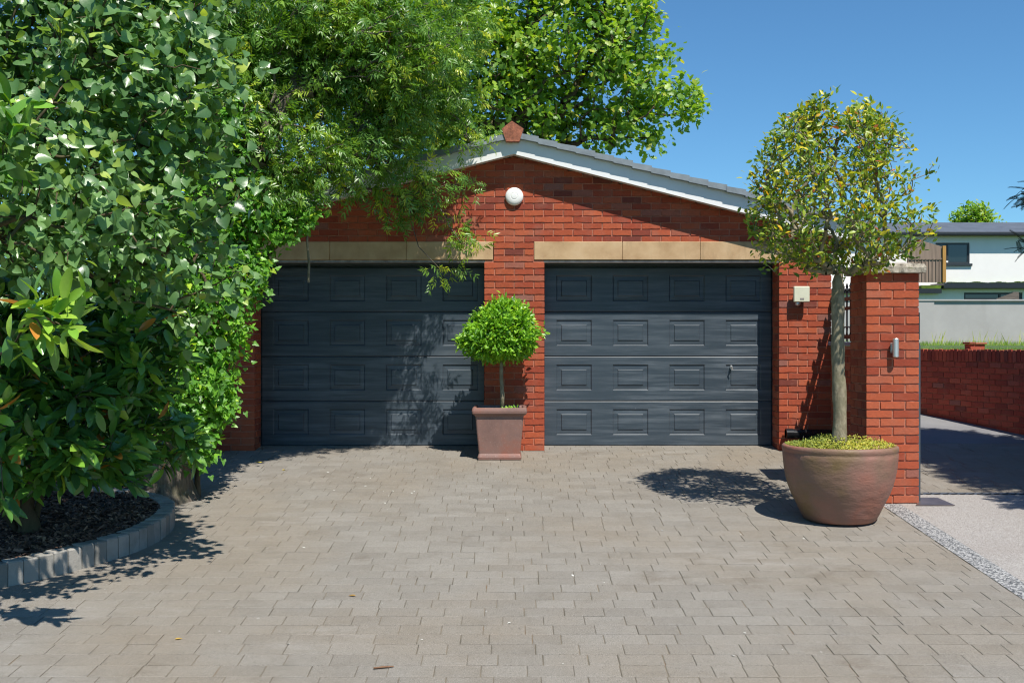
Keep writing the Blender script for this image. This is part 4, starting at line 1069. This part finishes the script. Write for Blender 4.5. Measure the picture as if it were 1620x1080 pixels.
# ash with hanging feathery branches, its thick trunk wrapped in ivy
tb = at(256, 775, 10.15); tb[2] = gz(tb[1])
lobes = [lob(450, 110, 11.2, .85, .6, .6), lob(560, 70, 11.4, .8, .6, .55), lob(620, 165, 11.5, .45, .4, .38), lob(480, 245, 10.9, .42, .4, .34), lob(555, 235, 11.2, .38, .4, .22), lob(640, 265, 11.6, .27, .3, .18),
         lob(395, 190, 10.7, .42, .4, .45), lob(690, 50, 11.8, .55, .45, .45), lob(690, 290, 11.9, .17, .2, .11), lob(725, 285, 11.95, .15, .16, .09), lob(640, 330, 11.9, .22, .12, .13), lob(560, 300, 11.7, .22, .12, .08), lob(620, 60, 11.0, .8, .5, .6), lob(640, 180, 11.9, .42, .35, .26), lob(700, 160, 12.0, .35, .3, .3), lob(600, 310, 11.8, .15, .15, .12), lob(655, 325, 11.9, .15, .15, .14), lob(705, 350, 12.0, .15, .12, .14), lob(735, 380, 12.0, .09, .1, .07),
         lob(410, 20, 10.9, .8, .6, .6), lob(540, -100, 11.4, 1.1, .7, .7), lob(690, -110, 11.8, .8, .6, .6), lob(430, 300, 10.8, .30, .3, .2), lob(745, 215, 12.0, .14, .14, .12), lob(700, 425, 12.05, .04, .05, .07), lob(490, 285, 10.9, .22, .22, .10), lob(610, 385, 11.9, .06, .06, .06), lob(370, 100, 10.7, .35, .4, .5), lob(590, 225, 11.4, .45, .35, .25)]
def ash_boost(n):
    return np.array([0.32 * max(0, mnoise.noise(Vector(p * 1.6)) + .25) for p in n]) - .05
ash, P, par, cnt = make_tree('ash_tree', 'tall ash with feathery leaves hanging over the left garage door', 'tree', tuple(tb), 2.4, lobes, 2500, 'ash_leaf', ASH, 6, .085, (.10, .175), 103, 'bark_grey',
          r0=.0028, expo=.5, rmax=.10, trunk_r=(.25, .16), out=.5, rand=.75, axis0=(.15, -.15, -.3), n0=(.1, -.35, .75), nr=.55, tint=(.42, .16, .13), boostf=ash_boost, alpha=.25, lean=(tb[0] + .15, tb[1] + .1, 2.4))
mb = MB(); a, b = at(486, 385, 11.2), at(488, 447, 11.2)
mb.tube([a + [0, 0, .12], a, (a + b) / 2 + [.012, 0, 0], b], [.011, .012, .013, .012], 8, rough=.1); mb.build('broken_branch', MATS['bark_pale'], ash)
# flared, ridged trunk foot
mb = MB(); sd = 40; v = []; zs = np.linspace(-.05, .75, 16)
for z in zs:
    for k in range(sd):
        t = 2 * math.pi * k / sd
        rr_ = (.235 + .10 * math.exp(-max(z, 0) / .16)) * (1 + .05 * math.sin(5 * t + 1) * math.exp(-max(z, 0) / .3) + .06 * mnoise.noise(Vector((math.cos(t) * 4, math.sin(t) * 4, z * 2.0))) + .03 * mnoise.noise(Vector((math.cos(t) * 14, math.sin(t) * 14, z * 3.0))))
        v.append((tb[0] + rr_ * math.cos(t), tb[1] + rr_ * math.sin(t), tb[2] + z))
mb.add(v, [(i * sd + k, i * sd + (k + 1) % sd, (i + 1) * sd + (k + 1) % sd, (i + 1) * sd + k) for i in range(15) for k in range(sd)])
mb.build('root_flare', MATS['bark_grey'], ash, smooth=True)

lobes = [lob(320, 500, 10.3, .42, .35, .50), lob(300, 620, 10.1, .38, .32, .42), lob(365, 440, 10.5, .32, .3, .33), lob(425, 355, 10.8, .38, .32, .18), lob(470, 345, 10.9, .20, .2, .13), lob(245, 560, 10.0, .40, .3, .6),
         lob(350, 590, 10.3, .15, .18, .42), lob(315, 690, 10.0, .15, .16, .16), lob(410, 410, 10.7, .15, .2, .14), lob(370, 330, 10.6, .4, .3, .4), lob(260, 420, 10.2, .45, .35, .6), lob(335, 670, 10.2, .13, .15, .16), lob(225, 690, 9.9, .26, .2, .16), lob(318, 720, 10.0, .09, .1, .09), lob(345, 630, 10.2, .12, .14, .2), lob(200, 740, 10.6, .4, .2, .12), lob(60, 720, 10.6, .6, .2, .2), lob(280, 330, 10.2, .4, .3, .5), lob(330, 200, 10.4, .4, .3, .6)]
iv, P, par, cnt = make_tree('ivy', 'bright green ivy smothering the ash trunk beside the left garage door', 'climber', (tb[0] + .3, tb[1] + .12, gz(tb[1])), .3, lobes, 1900, 'ivy_leaf', IVY, 9, .055, (.045, .075), 104, 'bark_brown',
          r0=.0022, expo=.42, rmax=.02, trunk_r=(.03, .02), out=.4, rand=.4, axis0=(.1, -.2, -.5), n0=(.15, -.65, .5), nr=.42, tint=(.48, .16, .16), shell=.75)

# dense dark tree behind, closing the left background
lobes = [lob(100, 100, 15.5, 2.0, 1, 2.2), lob(330, 150, 15.5, 1.5, 1, 2.0), lob(200, 420, 15.0, 2.0, .8, 1.5), lob(20, 450, 15, 2.0, .8, 1.6), lob(80, 600, 13, 1.6, .6, .9), lob(-120, 520, 13.5, 1.6, .7, 1.4), lob(200, 640, 12.3, .7, .4, .7), lob(60, 250, 13, 1.2, .6, 1.2), lob(250, 300, 13, .9, .5, 1.0), lob(130, 60, 13.5, 1.3, .6, 1.0), lob(390, 170, 14, .8, .5, 1.2), lob(420, 330, 15.6, .7, .6, .8), lob(250, -150, 15.5, 2, 1, 1.5), lob(470, 40, 16, 1.2, .8, 1.5)]
make_tree('hedgerow_tree', 'dense dark green tree filling the gap left of the garage', 'tree', (-5.6, 3.1, .25), 2.0, lobes, 1500, 'hedge_leaf', OVAL, 16, .16, (.10, .16), 105, 'bark_brown', r0=.006, rmax=.12, trunk_r=(.2, .13), tint=(.25, .15, .12), alpha=.2)

# oak behind the garage
od = 19.5
lobes = [lob(760, 110, od, 1.3, 1.2, 1.2), lob(890, 70, od, 1.4, 1.2, 1.1), lob(985, 140, od, .8, .8, .75), lob(1052, 165, od, .50, .6, .42), lob(990, 35, od, .62, .8, .6), lob(955, 205, od, .58, .6, .40), lob(850, 190, od, .8, .8, .6),
         lob(690, 50, od, 1.3, 1.0, 1.2), lob(610, 150, od, 1.4, 1.0, 1.0), lob(1022, 222, od, .22, .3, .18), lob(900, -60, od, 1.3, 1.2, .8), lob(1095, 158, od, .20, .3, .2), lob(1080, 190, od, .16, .2, .12), lob(1040, 85, od, .30, .4, .25), lob(730, 230, od, 1.0, .7, .5), lob(1078, 125, od, .14, .2, .12)]
make_tree('oak_tree', 'large spreading oak rising behind the garage roof', 'tree', (.6, od - D, LZ), 4.2, lobes, 1500, 'oak_leaf', OAK, 13, .115, (.10, .16), 106, 'bark_brown', r0=.005, expo=.5, rmax=.16, trunk_r=(.32, .2), out=.5, rand=.7, axis0=(0, -.1, -.1), n0=(.1, -.3, .7), nr=.5, tint=(.50, .17, .17), alpha=.22)

# small tree far beyond the house roof
lobes = [lob(1535, 345, 75, 1.1, 1, .9), lob(1560, 350, 75, .9, .8, .6), lob(1515, 350, 75, .4, .5, .4), lob(1548, 335, 75, .4, .4, .4), lob(1545, 380, 75, 2, 1, 1.4)]
make_tree('distant_tree', 'small pale green treetop showing above the far house roof', 'tree', (31.6, 62.3, 1.5), 5.5, lobes, 260, 'oak_leaf', OVAL, 12, .22, (.25, .4), 107, 'bark_brown', r0=.012, rmax=.2, trunk_r=(.3, .2), tint=(.6, .15, .15))

# conifers at the right edge
def conifer(x, y, zb, h, rad, seed, label, z_low=1.0, n=300):
    r = np.random.default_rng(seed)
    o = empty('conifer', (x, y, zb), label, 'tree', 'dark conifers at the right edge')
    t = MB(); t.tube([(x, y, zb - .05), (x, y, zb + h * .5), (x + .03, y, zb + h)], [.13, .08, .012], 10); t.build('trunk', MATS['bark_brown'], o, smooth=True)
    br = MB(); cr = MB(); P_, A_, N_, S_, T_ = [], [], [], [], []
    for i in range(n):
        f = r.random() ** .8; z = zb + z_low + f * (h - z_low); L = rad * (1 - f) ** .75 * r.uniform(.7, 1.08) + .12
        a = r.uniform(0, 2 * math.pi); d = np.array([math.cos(a), math.sin(a), 0])
        p0 = np.array([x, y, z]); p1 = p0 + d * L * .55 + [0, 0, .10 * L]; p2 = p0 + d * L + [0, 0, -.03 * L]
        br.tube([p0, p1, p2], [.014, .009, .004], 4)
        for s in np.linspace(.25, 1, max(3, int(L / .10))):
            q = p0 * (1 - s) ** 2 + 2 * p1 * s * (1 - s) + p2 * s * s
            for kk in range(3):
                P_.append(q + r.normal(size=3) * .03); A_.append(d * .8 + r.normal(size=3) * .5 + [0, 0, -.15]); N_.append(np.array([0, 0, 1]) + r.normal(size=3) * .35); S_.append(r.uniform(.12, .22)); T_.append(np.clip(r.normal(.4, .2), 0, 1))
    br.build('limbs', MATS['bark_brown'], o); cr.inst(FROND, np.array(P_), np.array(A_), np.array(N_), np.array(S_), np.array(T_)); cr.build('crown', MATS['conifer_leaf'], o)
conifer(6.62, -2.0, gz(-2), 6.8, 1.62, 201, 'dark conifer whose branch tips poke in at the right edge', 1.75, 420)
conifer(6.9, -4.3, gz(-4.3), 8.4, 1.75, 202, 'dark conifer outside the right edge, its shade on the side drive', 1.2, 380)

# ------------------------------------------------------------------ potted tree
pc = np.array([2.78, 9.36 - D, 0.0]); pc[2] = gz(pc[1])
pot = empty('round_pot', tuple(pc), 'big round brown glazed pot in front of the brick gate pier', 'plant pot')
PH = .637
prof = [(.05, .0), (.278, .0), (.296, .012), (.322, .057), (.358, .134), (.402, .22), (.432, .30), (.450, .37), (.464, .45), (.472, .53), (.475, .572), (.470, .580), (.476, .590), (.480, .61), (.476, .630), (.466, PH), (.448, PH + .001), (.442, .62), (.440, .56), (.05, .555)]
mb = MB(); mb.lathe(prof, (pc[0], pc[1], pc[2] - .002), 72, wob=.006); mb.build('bowl', MATS['pot_glaze'], pot, smooth=True)
mb = MB(); mb.lathe([(.435, .565), (.30, .60), (.10, .612), (.01, .614)], tuple(pc), 30); mb.build('soil', MATS['soil'], pot)
R_ = np.random.default_rng(33); N = 5200
th = R_.uniform(0, 2 * np.pi, N); rr_ = np.sqrt(R_.random(N)) * .455; hh = R_.random(N) ** 1.2 * (.075 - .05 * (rr_ / .455) ** 3)
pos = np.stack([pc[0] + rr_ * np.cos(th), pc[1] + rr_ * np.sin(th), pc[2] + .600 + .012 + hh * (.6 + .8 * (0.5 + 0.5 * np.sin(th * 3 + rr_ * 9)))], 1)
mb = MB(); mb.inst(OVAL, pos, R_.normal(size=(N, 3)) * [1, 1, .6] + [0, 0, .5], np.array([.1, -.3, .8]) + R_.normal(size=(N, 3)) * .5, R_.uniform(.014, .026, N), np.clip(.42 + .25 * np.sin(th * 1.0 + 2.2) + R_.normal(0, .2, N), 0, 1))
tag(mb.build('stonecrop', MATS['sedum_leaf'], loc=tuple(pc + [0, 0, .6])), 'low yellow-green creeping plants covering the soil of the round pot', 'plant', kind='stuff')

s9 = 9.36 / F
tz = EYE + (545 - 455) * s9
r = np.random.default_rng(301)
def crown_half(z):      # silhouette of the crown, measured heights above the eye
    zs = np.array([1.80, 1.95, 2.08, 2.25, 2.45, 2.65, 2.85, 3.05, 3.2, 3.32]); hw = np.array([.12, .50, .72, .79, .74, .70, .63, .50, .34, .08])
    return np.interp(z, zs, hw)
pts = []
tx = 2.78 - .015
while len(pts) < 1250:
    z = r.uniform(1.86, 3.33); h = crown_half(z)
    d = r.normal(size=2); d /= np.linalg.norm(d); q_ = d * h * math.sqrt(r.random() * .85 + .15)
    if mnoise.noise(Vector((q_[0] * 2.3 + 4, q_[1] * 2.3, z * 2.3))) < -.28: continue
    if q_[1] > -.12 and q_[0] > .40 and z < 2.9: continue
    pts.append((tx + q_[0] - .05 * (z - 2.6), pc[1] + q_[1], z))
pts += [tuple(at(x, y, 9.36 if x < 1400 else 9.0)) for x, y in ((1476, 262), (1468, 275), (1186, 283), (1196, 290), (1312, 150), (1309, 160), (1430, 205), (1200, 405), (1215, 420), (1225, 430), (1205, 398))]
pts = np.array(pts)
base = np.array([2.775, pc[1], pc[2] + .60])
ptree = empty('potted_tree', tuple(base), 'standard tree with sparse yellowing green crown in the round pot', 'tree')
mb = MB(); ts = np.linspace(0, 1, 14)
top = np.array([2.765, pc[1], tz]); fan = np.array([top + [.10 * math.cos(a), .10 * math.sin(a), .13] for a in np.linspace(0, 2 * math.pi, 7)[:-1]] + [top + [.01, 0, .16]])
pts = np.vstack([fan, pts])
tp = [base + (top - base) * t + np.array([.014 * math.sin(t * 7), .010 * math.cos(t * 5), 0]) * (1 - t) for t in ts] + [top + [0, 0, .05], top + [.004, 0, .10], top + [.008, 0, .15]]
mb.tube(tp, [.060 - .009 * t + (.012 if i == 0 else 0) + .004 * math.sin(t * 23) for i, t in enumerate(ts)] + [.048, .034, .018], 18, rough=.025); mb.build('trunk', MATS['bark_pale'], ptree, smooth=True)
P, par, cnt, _ = grow(top, pts, .22)
mb = MB(); branch_mesh(mb, P, par, cnt, .0026, .40, .030, r, sides=6, bend=.07); mb.build('limbs', MATS['bark_pale'], ptree, smooth=True)
mb = MB(); nodes = P[1:]; outd = unit(nodes - P[par[1:]])
keep = cnt[1:] < 40
zrel = (nodes[:, 2] - 2.6) * .06
leaves(mb, OVAL, nodes[keep], outd[keep], 6, .038, (.040, .072), r, out=.7, rand=.6, axis0=(0, 0, .05), n0=(.1, -.3, .7), nr=.6, tint=(.49, .19, .12), boost=zrel[keep])
mb.build('crown', MATS['pot_tree_leaf'], ptree, smooth=True)

# ------------------------------------------------------------------ square planter with clipped ball
qx, qy = -0.137, 12.33 - D; qz = gz(qy - .2)
planter = empty('square_planter', (qx, qy, qz), 'square tapered brown glazed planter against the central brick pillar', 'plant pot')
def sq_ring(w, z, rnd=.02, n=4):
    pts = []
    for cxs, cys, a0 in ((1, -1, -90), (1, 1, 0), (-1, 1, 90), (-1, -1, 180)):
        for k in range(n + 1):
            a = math.radians(a0 + 90 * k / n); pts.append((qx + cxs * (w - rnd) + rnd * math.cos(a), qy + cys * (w - rnd) + rnd * math.sin(a), qz + z))
    return pts
levels = [(.225, 0), (.238, .004), (.242, .03), (.236, .05), (.228, .07), (.236, .16), (.248, .28), (.258, .40), (.263, .475), (.272, .49), (.288, .50), (.300, .515), (.303, .54), (.298, .565), (.285, .575), (.262, .573), (.255, .55), (.252, .50)]
mb = MB(); v = []; m_ = 20
for w, z in levels: v += sq_ring(w, z)
mb.add(v, [(i * m_ + k, i * m_ + (k + 1) % m_, (i + 1) * m_ + (k + 1) % m_, (i + 1) * m_ + k) for i in range(len(levels) - 1) for k in range(m_)] + [tuple(range(m_))[::-1]])
mb.build('tub', MATS['planter_glaze'], planter)
mb = MB(); mb.add(sq_ring(.25, .515), [tuple(range(m_))]); mb.build('soil', MATS['soil'], planter)
R_ = np.random.default_rng(44)
bb = np.array([-.115, qy - .02, qz + .50]); bc = np.array([-.115, qy - .03, EYE + (545 - 531) * 12.3 / F])
ball = empty('topiary_shrub', tuple(bb), 'round clipped light green shrub on a bare stem in the square planter', 'shrub')
mb = MB(); mb.tube([bb, bb + [.008, 0, .2], bb + [-.004, 0, .4], bc - [0, 0, .10]], [.026, .023, .022, .02], 10, rough=.05); mb.build('trunk', MATS['bark_pale'], ball, smooth=True)
pts, _ = lobe_points([(bc[0], bc[1], bc[2] + .03, .40, .30, .30), (bc[0] - .06, bc[1], bc[2] - .05, .41, .28, .22), (bc[0] + .05, bc[1], bc[2] + .16, .26, .2, .22)], 900, R_, .85)
pts = np.vstack([pts, bc + np.array([[.02, 0, .40], [.0, 0, .38], [.43, -.05, .04], [-.45, -.05, -.12], [-.1, -.05, .34], [.25, -.02, .29]])])
P, par, cnt, _ = grow(bc - [0, 0, .15], pts, .2)
mb = MB(); branch_mesh(mb, P, par, cnt, .0018, .4, .014, R_, sides=4); mb.build('limbs', MATS['bark_pale'], ball)
mb = MB(); nodes = P[1:]; outd = unit(nodes - bc)
leaves(mb, OVAL, nodes, outd, 11, .028, (.038, .070), R_, out=.8, rand=.55, axis0=(0, 0, .1), n0=(.1, -.3, .75), nr=.5, tint=(.48, .18, .12))
mb.build('crown', MATS['bay_leaf'], ball, smooth=True)
mb = MB(); N = 60; pos = np.stack([qx + R_.uniform(.04, .2, N), qy + R_.uniform(-.2, -.05, N), qz + .52 + R_.uniform(0, .05, N)], 1)
mb.inst(OVAL, pos, R_.normal(size=(N, 3)) + [0, 0, .7], np.array([0, -.3, .8]) + R_.normal(size=(N, 3)) * .4, R_.uniform(.03, .05, N), R_.uniform(.3, .9, N))
tag(mb.build('weed', MATS['bay_leaf'], loc=(qx + .1, qy - .1, qz + .52)), 'small green weed growing at the right corner of the square planter', 'weed')

# ------------------------------------------------------------------ grass on the bank
R_ = np.random.default_rng(55); N = 9000
bl = ([(-.03, 0, 0), (.03, 0, 0), (.022, .5, .03), (-.022, .5, .03), (0, 1, .16)], [(0, 1, 2, 3), (3, 2, 4)])
u = R_.uniform(0, BL[-1], N); back = R_.random(N) ** 1.6 * 9 + .25
b0 = np.array([BP(x, -o, 0) for x, o in zip(u, back)]); b0[:, 2] = LZ + .0
mb = MB(); mb.inst(bl, b0, np.array([0, 0, 1]) + R_.normal(size=(N, 3)) * .28, np.array([0, -1, .2]) + R_.normal(size=(N, 3)) * .5, R_.uniform(.03, .09, N), np.clip(R_.normal(.5, .25, N), 0, 1))
N = 4500
b1 = np.stack([R_.uniform(6, 14, N), ry - .1 - R_.random(N) ** 2 * 3, np.full(N, LZ + .05)], 1)
mb.inst(bl, b1, np.array([0, 0, 1]) + R_.normal(size=(N, 3)) * .25, np.array([0, -1, .2]) + R_.normal(size=(N, 3)) * .5, R_.uniform(.07, .17, N) * (1 + .5 * (R_.random(N) > .97)), np.clip(R_.normal(.55, .25, N), 0, 1))
N = 40
b2 = np.stack([R_.uniform(9.8, 12.4, N), np.full(N, ry - .25), np.full(N, LZ + .05)], 1)
mb.inst(bl, b2, np.array([0.05, 0, 1]) + R_.normal(size=(N, 3)) * .22, np.array([0, -1, .2]) + R_.normal(size=(N, 3)) * .3, R_.uniform(.2, .45, N), np.full(N, .95))
tag(mb.build('grass', MATS['grass_blade']), 'green grass on the bank behind the boundary wall', 'grass', kind='stuff')

# ------------------------------------------------------------------ litter on the drive
def litter(name, px, py, size, tint, label, cat, group=None, matn='dry_leaf', rot=0.3, tpl=OVAL):
    d = 3867.0 / (py - 408); q = at(px, py, d); z = gz(q[1]) + .006
    mb = MB(); mb.inst(tpl, np.array([[q[0], q[1], z]]), np.array([[math.cos(rot), math.sin(rot), .05]]), np.array([[.1, -.1, 1]]), [size], [tint])
    return tag(mb.build(name, MATS[matn], loc=(q[0], q[1], z)), label, cat, group)
litter('fallen_leaf', 405, 732, .085, .95, 'yellow-green fallen leaf in the tree shade near the left door', 'leaf', 'fallen leaves on the drive')
litter('fallen_leaf', 447, 744, .07, .85, 'small yellow fallen leaf at the edge of the tree shade', 'leaf', 'fallen leaves on the drive', rot=1.2)
litter('fallen_leaf', 563, 943, .06, .5, 'curled tan fallen leaf in the middle of the drive', 'leaf', 'fallen leaves on the drive', rot=2.8)
litter('fallen_leaf', 276, 1012, .05, .6, 'small tan fallen leaf left of centre near the front of the drive', 'leaf', 'fallen leaves on the drive', rot=.6)
d = 3867.0 / (1057 - 408); q = at(606, 1057, d); mb = MB()
mb.tube([(q[0] - .05, q[1] - .012, gz(q[1]) + .007), (q[0], q[1], gz(q[1]) + .009), (q[0] + .055, q[1] + .02, gz(q[1]) + .007)], [.005, .006, .003], 6)
tag(mb.build('twig', MATS['twig_wood'], loc=(q[0], q[1], gz(q[1]))), 'thin brown twig lying on the front of the drive', 'twig')
R_ = np.random.default_rng(66); mb = MB()
N = 90; px = np.concatenate([R_.normal(590, 60, 26), R_.uniform(150, 1500, N - 26)]); py = np.concatenate([R_.normal(775, 14, 26), 720 + 340 * R_.random(N - 26) ** 1.3])
pos = []
for a, b in zip(px, py):
    d = 3867.0 / (b - 408); q = at(a, b, d)
    if q[0] < 3.2: pos.append((q[0], q[1], gz(q[1]) + .004))
pos = np.array(pos); N = len(pos)
mb.inst(OVAL, pos, R_.normal(size=(N, 3)) * [1, 1, .05], np.array([0, 0, 1]) + R_.normal(size=(N, 3)) * .2, R_.uniform(.012, .03, N), R_.random(N))
tag(mb.build('petals', MATS['petal_white']), 'tiny white petals scattered over the drive', 'petals', kind='stuff')
